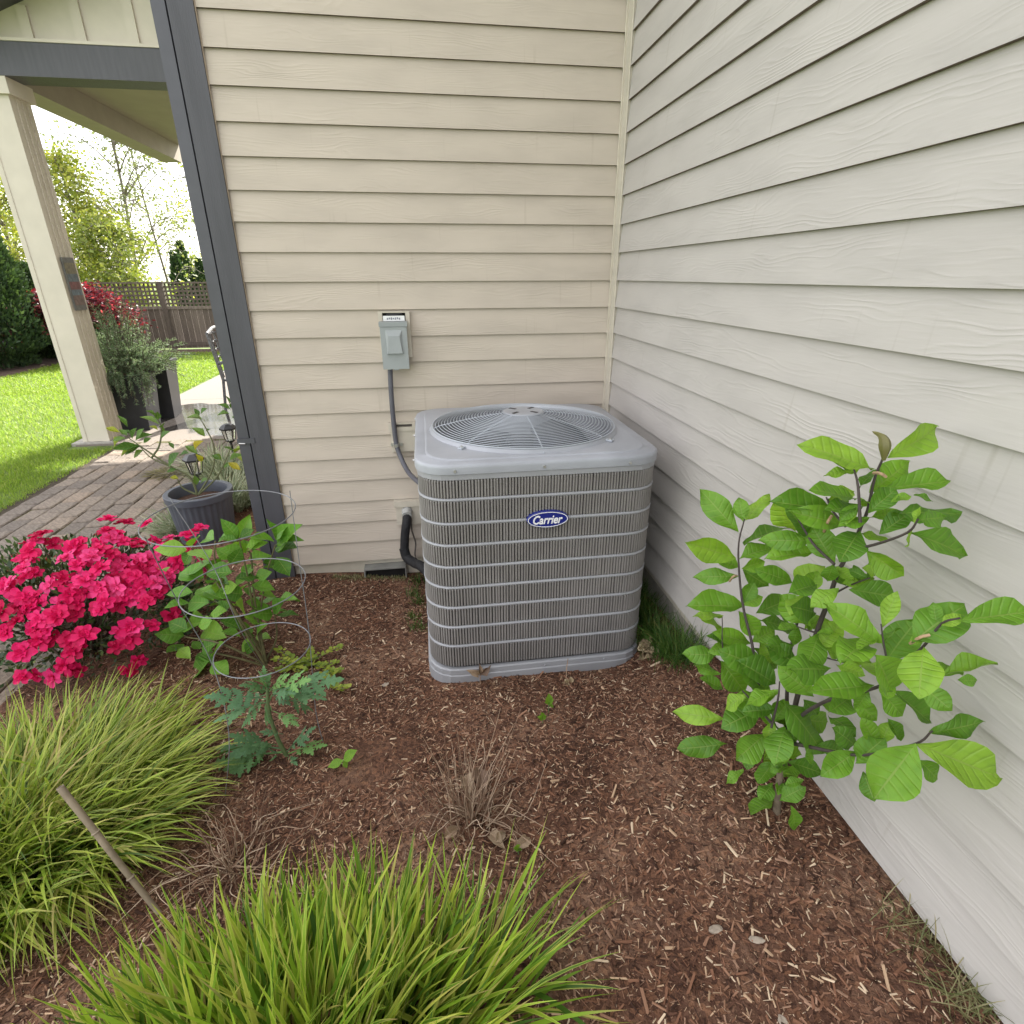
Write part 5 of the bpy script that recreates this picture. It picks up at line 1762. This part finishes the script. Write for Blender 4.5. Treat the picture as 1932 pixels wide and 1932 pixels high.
for pts in ([(1500, 1050), (1440, 800), (1400, 560), (1350, 340)], [(1505, 1050), (1560, 900), (1550, 750)], [(1500, 1045), (1470, 800), (1500, 560), (1555, 370)], [(1490, 1045), (1310, 720), (1180, 520), (1080, 400)],
            [(1490, 1045), (1250, 930), (1045, 890)], [(1495, 1048), (1440, 900)], [(1490, 1045), (1330, 760), (1220, 480), (1215, 350)], [(1495, 1045), (1300, 1000), (1140, 970)], [(1500, 1045), (1440, 700), (1420, 450), (1400, 400)]):
    pp = smooth_path([hb + rng.normal(0, .012, 3) * V(1, 1, 0)] + [hpt(*p) for p in pts[1:]], 5)
    part('stem', MB().tube(pp, np.linspace(.0055, .003, len(pp)), 6), M['hydstem'], hyd, smooth=True)
HYD = """1340,330,1270,250,60;1350,330,1400,230,65;1345,340,1295,300,70;1355,330,1410,290,65;1340,350,1260,330,60;1350,350,1380,410,60;1555,340,1520,245,65;1560,345,1595,270,55;1550,350,1450,320,65;1560,370,1655,325,50;1570,400,1665,285,65;1555,390,1640,370,75;1560,440,1620,520,115;1055,400,912,390,95;1080,385,1115,330,95;1095,400,1155,420,65;1080,410,1040,470,80;1210,340,1145,325,65;1235,350,1280,330,60;1390,420,1445,350,65;1370,420,1275,390,75;1390,390,1485,350,65;1310,530,1190,525,95;1330,560,1435,540,105;1310,450,1240,400,75;1400,460,1505,420,75;1440,560,1515,530,65;1340,600,1250,620,95;1420,600,1525,610,85;1370,650,1290,640,65;1150,560,1040,530,95;1180,480,1075,500,95;1090,640,965,640,65;1170,590,1255,560,65;1070,700,955,720,75;1100,720,1040,760,85;1180,700,1075,690,85;1560,740,1495,720,65;1545,760,1595,690,70;1560,770,1655,750,85;1540,760,1445,750,75;1560,700,1635,660,65;1440,900,1378,965,65;1445,890,1505,885,65;1430,910,1400,975,55;1450,880,1475,825,55;1440,890,1380,880,50;1040,880,918,880,85;1040,930,962,1025,95;1060,850,968,810,85;1050,830,1135,805,65;1130,960,1095,920,70;1140,960,1195,930,70;1120,985,1180,1010,60;1180,1030,1105,1095,65;1200,1040,1262,1075,55;1200,1000,1240,930,65;1240,800,1345,820,85;1250,860,1335,880,65;1200,800,1125,820,75;1380,780,1465,800,75;1300,720,1220,740,85;1260,680,1175,640,75;1330,700,1400,740,80;1240,620,1300,660,70;1120,620,1180,650,80;1460,650,1540,660,70;1300,480,1350,420,70;1260,560,1220,620,70;1480,470,1560,470,80;1430,480,1380,540,80;1190,760,1250,740,60;1350,850,1420,840,60;1150,860,1220,870,65;1010,960,1060,1000,50;1480,720,1420,690,60"""
for k, ln in enumerate(HYD.split(';')):
    bx_, by_, tx_, ty_, w_ = map(float, ln.split(','))
    tx_, ty_, w_ = bx_ + (tx_ - bx_) * 1.28, by_ + (ty_ - by_) * 1.28, w_ * 1.28
    o1 = rng.normal(0, .03)
    b, t = hpt(bx_, by_, o1), hpt(tx_, ty_, o1 + rng.normal(-.01, .02))
    view = CAM - (b + t) / 2
    face = V(0, 0, .9) + view / np.linalg.norm(view) * .55 + rng.normal(0, .25, 3)
    r_ = w_ / math.hypot(tx_ - bx_, ty_ - by_)
    placed('leaf', hyd_var[k % 4], hyd, leaf_matrix(b, t, min(.78, max(.55, r_)), face, rng.normal(0, .2)))
for k in range(26):     # leaves on the far side
    a_ = rng.uniform(.2, 2.9)
    b = hb + V(-.12 + rng.normal(0, .15), .12 + rng.uniform(0, .1), rng.uniform(.15, .5))
    t = b + V(math.cos(a_) * .09, math.sin(a_) * .08, rng.normal(0, .03))
    placed('leaf', hyd_var[k % 4], hyd, leaf_matrix(b, t, .6, V(0, .4, .9) + rng.normal(0, .2, 3)))

# ------------------------------------------------------------------ tomato cage and tomato plant
cage = thing('tomato_cage', 'cone shaped galvanised wire tomato cage with three rings', 'plant cage', (-1.57, -1.28, float(hz(-1.57, -1.28))))
RG = [(V(-1.645, -1.22, .834), .221), (V(-1.603, -1.27, .605), .187), (V(-1.585, -1.275, .36), .153)]
for c, r_ in RG:
    part('ring', MB().torus(c, r_, .0018, 64, 6), M['galv'], cage, smooth=True)


def ringpt(k, x, y):
    c, r_ = RG[k]
    p = at(x, y, 2, c[2]) - c
    return c + p / np.linalg.norm(p[:2]) * (r_ + .004) * V(1, 1, 0)


for legs in (((548, 938), (567, 1065), (581, 1192), (594, 1365), (612, 1405)), ((292, 1019), (356, 1128), (416, 1248), (446, 1385), (420, 1508))):
    pts = [ringpt(k, *legs[k]) for k in range(3)]
    e = on_bed(*legs[4])
    m_ = (pts[2] + e) / 2 + (at(*legs[3], 1, (pts[2][1] + e[1]) / 2) - (pts[2] + e) / 2) * .6
    pts = [pts[0] + (pts[0] - pts[1]) * .06] + pts + [m_, e - V(0, 0, .03)]
    part('leg', MB().tube(smooth_path(pts, 5), .0015, 6), M['galv'], cage, smooth=True)
pts = [RG[k][0] + V(math.cos(a_), math.sin(a_), 0) * (RG[k][1] + .004) for k, a_ in ((0, 2.55), (1, 2.35), (2, 2.3))]
pts = [pts[0] + V(0, 0, .012)] + pts + [on_bed(501, 1258) - V(0, 0, .02)]
part('leg', MB().tube(smooth_path(pts, 5), .0015, 6), M['galv'], cage, smooth=True)

M['tomleaf'] = mat('tomato_leaf', (.05, .12, .055), .6, .12, 25, objrand=True, stops=[(0, (.10, .205, .10)), (.5, (.135, .26, .12)), (1, (.18, .34, .10))], trans=.22, tcol=(1.1, 1.2, .6), spec=.25, bump=.4, bs=70)
M['tomstem'] = mat('tomato_stem', (.11, .16, .06), .7, .15, 40)


def lobed(g, b, d, s, nn, L_, W_):
    """jagged leaflet from b along d"""
    outline = [(0, .02), (.16, .26), (.22, .10), (.36, .46), (.44, .16), (.60, .36), (.66, .12), (.82, .17), (1, 0.0)]
    vs = []
    for (t, w) in outline:
        c = b + d * (t * L_) - nn * (.25 * t * t * L_)
        vs += [c - s * (w * W_) - nn * (.12 * w * W_), c, c + s * (w * W_) - nn * (.12 * w * W_)]
    g.add(vs, [(i * 3 + j, (i + 1) * 3 + j, (i + 1) * 3 + j + 1, i * 3 + j + 1) for i in range(8) for j in range(2)])


def tom_leaf(seed):
    r_ = random.Random(seed)
    g = MB()
    X, Y, Z = V(1, 0, 0), V(0, 1, 0), V(0, 0, 1)
    g.tube([V(0, 0, 0), V(.35, 0, .02), V(.72, 0, -.05)], [.016, .013, .010], 5)
    lobed(g, V(.70, 0, -.04), X, Y, Z, .34, .34)
    for t, L_ in ((.26, .20), (.45, .33), (.62, .30)):
        for sgn in (-1, 1):
            a_ = sgn * r_.uniform(.8, 1.15)
            d = V(math.cos(a_), math.sin(a_), r_.uniform(-.3, .1))
            d /= np.linalg.norm(d)
            s = V(-math.sin(a_), math.cos(a_), 0)
            lobed(g, V(t, 0, .01), d, s, np.cross(d, s), L_ * r_.uniform(.85, 1.15), L_ * .85)
    return g.mesh('leaf', M['tomleaf'], True)


toms = [tom_leaf(k) for k in range(4)]
tb_ = on_bed(543, 1425)
tom = thing('tomato_plant', 'young blue green tomato plant with jagged leaves at the foot of the wire cage', 'tomato plant', tb_)


def tpt(cx, cy, off=0.):
    return at(*K3(cx, cy), 1, tb_[1] + off)


pp = smooth_path([tb_ - V(0, 0, .02), tpt(1570, 1470), tpt(1520, 1320), tpt(1510, 1190), tpt(1520, 1110)], 5)
part('stem', MB().tube(pp, np.linspace(.0085, .004, len(pp)), 8), M['tomstem'], tom, smooth=True)
TOM = """1510,1240,1205,1215;1505,1260,1240,1335;1515,1225,1365,1375;1520,1200,1485,1085;1540,1200,1700,1130;1545,1215,1870,1125;1560,1230,1755,1280;1530,1180,1390,1150;1540,1220,1625,1260;1520,1200,1600,1110;1515,1190,1440,1190;1545,1310,1665,1370;1600,1440,1485,1420;1600,1540,1210,1590;1570,1550,1350,1450;1560,1560,1320,1815;1530,1500,1310,1650;1560,1500,1450,1490;1620,1540,1740,1410;1630,1550,1805,1490;1525,1210,1300,1280;1535,1220,1480,1380;1530,1190,1640,1190;1540,1210,1800,1210;1520,1180,1440,1110;1590,1520,1260,1500;1620,1560,1665,1600"""
for k, ln in enumerate(TOM.split(';')):
    bx_, by_, tx_, ty_ = map(float, ln.split(','))
    o1 = rng.normal(0, .03)
    tx_, ty_ = bx_ + (tx_ - bx_) * 1.12, by_ + (ty_ - by_) * 1.12
    b, t = tpt(bx_, by_), tpt(tx_, ty_, -.03 + o1)
    view = CAM - t
    placed('leaf', toms[k % 4], tom, leaf_matrix(b, t, .82, V(0, 0, 1.0) + view / np.linalg.norm(view) * .5 + rng.normal(0, .15, 3), rng.normal(0, .15)))

# ------------------------------------------------------------------ creeping yellow groundcover by the cage
M['jenny'] = mat('creeping_leaf', (.24, .30, .03), .5, .1, 9, island=True, stops=[(0, (.16, .24, .025)), (.6, (.25, .32, .03)), (1, (.36, .38, .05))], trans=.3)
jen = thing('creeping_plant', 'creeping yellow leaved plant trailing over the mulch right of the wire cage', 'ground cover', on_bed(560, 1265))
g, gs = MB(), MB()
KJ = lambda cx, cy: (387.5 + .234 * cx, 904 + .234 * cy)
for tr_p in ([(560, 1500), (760, 1540), (950, 1470), (1130, 1395)], [(600, 1430), (720, 1490), (850, 1500)], [(700, 1540), (900, 1530), (1090, 1500)], [(800, 1500), (1000, 1570), (1110, 1590)], [(840, 1400), (860, 1450), (850, 1500)], [(960, 1600), (1010, 1690), (1080, 1730), (1180, 1735)], [(600, 1560), (640, 1600), (700, 1560)], [(640, 1480), (720, 1560), (830, 1580)], [(950, 1530), (1030, 1620), (1060, 1600)]):
    w_ = []
    for q in tr_p:
        w_.append(on_bed(*KJ(*q)) + V(0, 0, rng.uniform(.015, .045)))
    pp = smooth_path(w_, 9)
    gs.tube(pp, .0015, 4, False)
    for i in range(0, len(pp) - 1):
        T = pp[min(i + 1, len(pp) - 1)] - pp[i]
        T /= np.linalg.norm(T) + 1e-9
        s = np.cross(T, V(0, 0, 1))
        s /= np.linalg.norm(s)
        for sg_ in (-1, 1):
            c = pp[i] + s * sg_ * .009 + rng.normal(0, .003, 3) + V(0, 0, .004)
            u1 = s * sg_ + V(0, 0, rng.uniform(0, .5))
            u1 /= np.linalg.norm(u1)
            u2 = T + rng.normal(0, .2, 3)
            R_ = rng.uniform(.007, .011)
            g.add([c + u1 * R_ * math.cos(a_) + u2 * R_ * .9 * math.sin(a_) for a_ in np.linspace(0, 6.28, 7)[:-1]], [(0, 1, 2, 3, 4, 5)])
part('leaves', g, M['jenny'], jen)
part('stems', gs, M['tomstem'], jen)

# ------------------------------------------------------------------ grey pot with lemon tree
M['pot'] = mat('blue_grey_pot', (.075, .083, .105), .5, .12, 12, .1, 80)
prc = at(371, 925, 1, .9)
pc = V(prc[0] + .01, .9, -.16)
PR, PH = .212, prc[2] + .16
pot = thing('plant_pot', 'round blue grey fluted pot holding the lemon tree', 'pot', pc)
nn_ = 128
t_ = np.linspace(0, 2 * np.pi, nn_, endpoint=False)
fl = lambda r, z, a_: np.stack([pc[0] + (r + a_ * np.cos(t_ * 32)) * np.cos(t_), pc[1] + (r + a_ * np.cos(t_ * 32)) * np.sin(t_), np.full(nn_, z)], -1)
z0, z1 = pc[2], pc[2] + PH
part('body', MB().loft([fl(PR * .80, z0 - .02, 0), fl(PR * .82, z0 + .03, .004), fl(PR * .93, z1 - .06, .004), fl(PR * .94, z1 - .05, 0)], True, False), M['pot'], pot, smooth=True)
part('rim', MB().loft([fl(PR * .94, z1 - .05, 0), fl(PR * 1.0, z1 - .045, 0), fl(PR * 1.01, z1 - .004, 0), fl(PR * .99, z1, 0), fl(PR * .86, z1, 0), fl(PR * .84, z1 - .01, 0), fl(PR * .82, z1 - .10, 0)], False, False), M['pot'], pot, smooth=True)
part('potting_soil', MB().loft([fl(PR * .83, z1 - .075, 0), fl(PR * .5, z1 - .06, 0)], False, True), mat('potting_soil', (.07, .035, .022), 1, .4, 60, 1, 90), pot)
lem = thing('lemon_tree', 'small lemon tree with sparse glossy leaves in the grey pot', 'plant', (pc[0], pc[1], z1 - .06))
M['lemleaf'] = leaf_mat('lemon_leaf', [(0, (.06, .14, .03)), (.5, (.10, .20, .04)), (.8, (.16, .26, .05)), (.9, (.34, .36, .03)), (1, (.42, .34, .03))], .3, .3, (1.1, 1.1, .5), vein_n=6)
lem_var = [leaf_mesh('leaf', M['lemleaf'], ovate(1, .5, .9), a_, f_, .01, 6, 2, 40 + k) for k, (a_, f_) in enumerate(((.1, .2), (.25, .25), (.0, .15)))]
KL = lambda cx, cy: (.3008 * cx, 452 + .3008 * cy)
lpt = lambda cx, cy, o=0.: at(*KL(cx, cy), 1, pc[1] + o)
for pts in ([(1240, 1600), (1190, 1490), (1080, 1430), (950, 1370), (870, 1290)], [(1245, 1600), (1330, 1450), (1345, 1310), (1295, 1190), (1240, 1100)], [(1245, 1600), (1360, 1490), (1430, 1350), (1450, 1290)], [(1235, 1600), (1220, 1500), (1240, 1350)], [(950, 1370), (1000, 1290), (1010, 1170), (960, 1090)], [(1080, 1430), (930, 1330), (800, 1240)], [(1235, 1600), (1150, 1560), (1110, 1500)]):
    pp = smooth_path([lpt(*p) for p in pts], 5)
    part('branch', MB().tube(pp, np.linspace(.0075, .0025, len(pp)), 6), mat('lemon_bark', (.12, .13, .06), .8, .2, 30), lem, smooth=True)
LEM = """750,1210,660,1178,42;770,1240,700,1290,50;800,1230,745,1190,45;830,1250,850,1180,48;850,1260,935,1212,48;860,1250,905,1185,45;870,1290,700,1312,48;880,1300,738,1342,48;885,1290,785,1352,48;900,1275,945,1245,32;825,1225,758,1190,42;790,1245,705,1265,42;1000,1160,878,1105,48;980,1115,928,1063,48;990,1130,985,1078,40;1000,1170,1032,1228,48;990,1195,940,1165,32;1020,1180,1032,1150,32;800,1175,735,1098,28;1270,1130,1172,1100,45;1250,1110,1218,1058,32;1260,1095,1295,1058,32;1285,1235,1212,1175,52;1290,1200,1318,1190,30;1240,1345,1160,1290,50;1225,1320,1255,1258,45;1060,1425,1125,1335,75;1185,1340,1120,1352,42;1270,1390,1235,1350,50;1235,1540,1215,1478,52;1260,1530,1300,1500,40;1120,1500,1065,1488,45;1110,1440,1045,1460,40;1090,1312,1055,1268,30;1440,1385,1522,1340,45;1430,1400,1510,1445,48;1380,1380,1330,1350,40;1340,1350,1400,1380,40;900,1320,840,1370,44;1010,1250,1060,1200,40"""
for k, ln in enumerate(LEM.split(';')):
    bx_, by_, tx_, ty_, w_ = map(float, ln.split(','))
    o1 = rng.normal(0, .03)
    b, t = lpt(bx_, by_, o1), lpt(tx_, ty_, o1 + rng.normal(-.01, .02))
    view = CAM - b
    placed('leaf', lem_var[k % 3], lem, leaf_matrix(b, t, min(.6, max(.36, w_ / math.hypot(tx_ - bx_, ty_ - by_))), V(0, 0, .9) + view / np.linalg.norm(view) * .7 + rng.normal(0, .25, 3)))
# leafy plant half hidden by the downspout
sp_ = on_bed(447, 905)
sap = thing('young_plant', 'leafy young plant peeping out behind the downspout', 'plant', (-2.10, 1.6, float(hz(-2.1, 1.6))))
pp = smooth_path([V(-2.10, 1.6, -.15), V(-2.14, 1.58, .2), V(-2.13, 1.6, .62)], 5)
part('stem', MB().tube(pp, np.linspace(.006, .003, len(pp)), 6), M['tomstem'], sap)
for k, ln in enumerate("1445,1065,1370,1030,42;1440,1092,1362,1090,42;1445,1040,1415,980,45;1450,1060,1470,1000,40;1455,1110,1490,1130,40;1470,1330,1400,1300,42;1480,1360,1540,1400,45;1470,1340,1520,1290,42;1460,1400,1400,1430,40".split(';')):
    bx_, by_, tx_, ty_, w_ = map(float, ln.split(','))
    placed('leaf', lem_var[k % 3], sap, leaf_matrix(at(*KL(bx_, by_), 1, 1.6), at(*KL(tx_, ty_), 1, 1.57), .5, V(0, -.4, .9) + rng.normal(0, .2, 3)))

# ------------------------------------------------------------------ dead stems, cane, leaves and other small things on the mulch
M['twig'] = mat('dry_stem', (.22, .165, .12), .85, .2, 30, island=True, stops=[(0, (.15, .09, .055)), (.5, (.29, .19, .125)), (1, (.52, .40, .29))])
M['cane'] = mat('bamboo_cane', (.27, .215, .15), .6, .2, 20, .2, 60)
M['deadleaf'] = mat('dead_leaf', (.26, .18, .12), .8, .3, 30, objrand=True, stops=[(0, (.17, .11, .08)), (.5, (.28, .19, .12)), (1, (.38, .29, .2))], trans=.15)


def deadstems(label, c, n, hmax, spread, lean, tang):
    t = thing('dead_perennial', label, 'dead plant', c, 0, 'cut back dead perennials')
    c = np.asarray(c)
    g = MB()
    for k in range(n):
        a_ = rng.uniform(0, 2 * np.pi)
        b = c + V(math.cos(a_), math.sin(a_), 0) * rng.uniform(0, spread)
        b[2] = float(hz(b[0], b[1])) - .005
        h_ = hmax * rng.uniform(.45, 1.0)
        le = rng.uniform(0, lean)
        d = V(math.cos(a_) * le + rng.normal(0, .14), math.sin(a_) * le * .6 + rng.normal(0, .14), 1)
        d /= np.linalg.norm(d)
        e = b + d * h_
        p = smooth_path([b, b + d * h_ * .5 + rng.normal(0, .012, 3), e], 3)
        g.tube(p, np.linspace(rng.uniform(.0011, .0021), .0007, len(p)), 5)
        if rng.random() < .35:
            q = p[3 + rng.integers(3)]
            g.tube([q, q + d * .05 + rng.normal(0, .02, 3)], [.0013, .0007], 4)
    part('upright_stems', g, M['twig'], t)
    g = MB()
    for k in range(tang):
        a_ = rng.uniform(0, 2 * np.pi)
        b = c + V(math.cos(a_), math.sin(a_), 0) * rng.uniform(0, spread * 1.2)
        a2 = a_ + rng.normal(0, .9)
        L_ = rng.uniform(.07, .24)
        pts = []
        for f in np.linspace(0, 1, 4):
            p = b + V(math.cos(a2 + f * rng.normal(0, .4)), math.sin(a2 + f * rng.normal(0, .4)), 0) * L_ * f
            p[2] = float(hz(p[0], p[1])) + .012 + .05 * math.sin(f * 3.0) * rng.uniform(.1, 1)
            pts.append(p)
        g.tube(smooth_path(pts, 3), np.linspace(.0017, .0008, 10), 5)
    part('fallen_stems', g, M['twig'], t)
    return t


dc = on_bed(885, 1545)
d1_ = deadstems('fan of dry cut stems mid mulch in front of the air conditioner', dc, 58, .36, .07, .6, 44)
dead_var = [leaf_mesh('dead_leaf', M['deadleaf'], ovate(.55, .5), .5, .5, .1, 6, 2, 60 + k) for k in range(3)]
for (x, y, x2, y2) in ((838, 1590, 868, 1573), (905, 1460, 912, 1500), (880, 1470, 884, 1505), (925, 1580, 945, 1605), (1000, 1590, 975, 1615), (935, 1600, 955, 1580)):
    b, t = on_bed(x, y) + V(0, 0, .02), on_bed(x2, y2) + V(0, 0, .035)
    placed('dead_leaf', dead_var[rng.integers(3)], d1_, leaf_matrix(b, t, 1.0, V(0, -.5, 1)))
dc2 = on_bed(440, 1640)
deadstems('dry cut stems beside the bamboo cane between the two grass clumps', (dc2[0], dc2[1], dc2[2]), 30, .20, .10, .6, 46)
cn = thing('bamboo_cane', 'leaning bamboo cane stuck in the mulch in front of the left grass clump', 'cane', on_bed(305, 1715))
cb, ctp = on_bed(308, 1725) - V(0, 0, .03), at(113, 1485, 1, -1.80)
cd = ctp - cb
ps = smooth_path([cb, cb + cd * .36 + V(0, 0, -.008), cb + cd * .68, ctp], 4)
part('rod', MB().tube(ps, np.linspace(.0072, .0088, len(ps)), 10), M['cane'], cn, smooth=True)
for f in (.36, .68):
    q = cb + cd * f + (V(0, 0, -.008) if f < .5 else 0)
    part('node', MB().tube([q - cd * .006, q, q + cd * .006], [.0088, .0108, .009], 10), M['cane'], cn, smooth=True)
part('hollow_end', MB().tube([ctp, ctp + cd * .002], .006, 10), mat('cane_pith', (.12, .09, .06), .9, .2, 30), cn)

# crumpled brown leaves at the right foot of the unit
cr = thing('dried_flower', 'crumpled tan dried flower head at the right foot of the air conditioner', 'dried plant', on_bed(1222, 1245))
c = on_bed(1222, 1240) + V(0, 0, .035)
crm = [leaf_mesh('petal', mat('dried_petal', (.42, .33, .2), .8, .3, 30, objrand=True, stops=[(0, (.25, .18, .11)), (.6, (.42, .33, .2)), (1, (.55, .46, .3))], trans=.15), ovate(.9, .55), .3, .3, .14, 6, 2, 70 + k) for k in range(3)]
for k in range(34):
    d = rng.normal(0, 1, 3)
    d[2] = abs(d[2]) * .8
    d /= np.linalg.norm(d)
    b = c + d * rng.uniform(.0, .03)
    placed('petal', crm[k % 3], cr, leaf_matrix(b, b + d * .02 + rng.normal(0, .012, 3), 1.0, rng.normal(0, 1, 3)))
lf = thing('dead_leaf', 'curled brown dead leaf standing against the base of the air conditioner', 'dead leaf', on_bed(905, 1285))
b = on_bed(906, 1292)
part('stalk', MB().tube([b, b + V(.002, .01, .05)], .002, 5), M['twig'], lf)
for k in range(4):
    t = b + V(rng.normal(0, .022), rng.normal(.005, .01), .055 + rng.uniform(0, .035))
    placed('blade', dead_var[k % 3], lf, leaf_matrix(b + V(0, .008, .045), t, .9, V(0, -1, .4) + rng.normal(0, .5, 3)))
b = on_bed(1068, 1290)
st_ = thing('dry_stalk', 'thin tan seed stalk leaning on the right half of the unit base', 'dry stalk', b)
part('stem', MB().tube(smooth_path([b, b + V(.005, .02, .05), b + V(.012, .03, .10)], 3), .0018, 5), M['twig'], st_)
for k in range(8):
    q = b + V(rng.normal(0, .02), rng.normal(-.01, .01), .01)
    placed('husk', crm[k % 3], st_, leaf_matrix(q, q + rng.normal(0, .01, 3) + V(0, 0, .008), 1.0, V(0, -.5, 1)))
# green seedlings
M['seedleaf'] = leaf_mat('seedling_leaf', [(0, (.16, .33, .03)), (1, (.22, .42, .05))], .45, .35)
sdl = leaf_mesh('leaf', M['seedleaf'], ovate(.55, .45), .1, .1, .01, 6, 2, 81)


def seedling(label, base, leaves, h_=.03):
    b = on_bed(*base)
    t = thing('seedling', label, 'seedling', b, 0, 'green seedlings in the mulch')
    top = b + V(0, 0, h_)
    part('stem', MB().tube([b - V(0, 0, .01), top], .0018, 5), M['tomstem'], t)
    for (x, y) in leaves:
        e = at(x, y, 1, b[1] - .01)
        placed('leaf', sdl, t, leaf_matrix(top, e, 1.05, V(0, -.5, 1)))


seedling('seedling with two bright green leaves right of the tomato plant', (650, 1447), ((617, 1447), (671, 1415), (655, 1450)))
seedling('tiny green weed on a thin stalk in front of the air conditioner', (1035, 1345), ((1028, 1325), (1044, 1320), (1036, 1310), (1045, 1335)), .045)
seedling('small weed with few leaves below the other in front of the air conditioner', (1024, 1365), ((1015, 1352), (1030, 1350), (1022, 1345)), .02)
seedling('green sprout at the foot of the middle dry stems', (978, 1612), ((970, 1600), (984, 1603), (976, 1595)), .02)
# loose bark pieces and stones big enough to pick out
M['stone'] = mat('pale_wood_piece', (.34, .28, .22), .8, .25, 60, .4, 90)


def nugget(label, x, y, w, l, h_, rz, mt, cat='wood chip'):
    b = on_bed(x, y)
    r_ = random.Random(int(x))
    rings = []
    for (f, s) in ((0, .55), (.3, .95), (.7, 1.0), (1.0, .6)):
        rings.append([(math.cos(a_) * l * s * r_.uniform(.85, 1.1), math.sin(a_) * w * s * r_.uniform(.85, 1.1), f * h_ - .002) for a_ in np.linspace(0, 6.28, 9)[:-1]])
    o = link('bark_nugget', MB().loft(rings).mesh('bark_nugget', mt))
    o.location = b
    o.rotation_euler = (rng.normal(0, .1), rng.normal(0, .1), rz)
    tag(o, label, cat, 'loose pieces on the mulch')


nugget('pale flat chip of wood on the mulch right of the tomato plant', 727, 1292, .012, .017, .006, .6, M['stone'])
nugget('grey rounded wood piece on the mulch below the broad leaved shrub', 1350, 1755, .009, .018, .010, .1, M['stone'])
nugget('grey brown wood piece just right of the rounded grey one', 1428, 1775, .008, .017, .009, -.5, M['stone'])
nugget('pale grey leaf shaped chip near the bottom edge of the mulch', 1478, 1958 - 30, .010, .015, .004, 1.2, M['stone'])
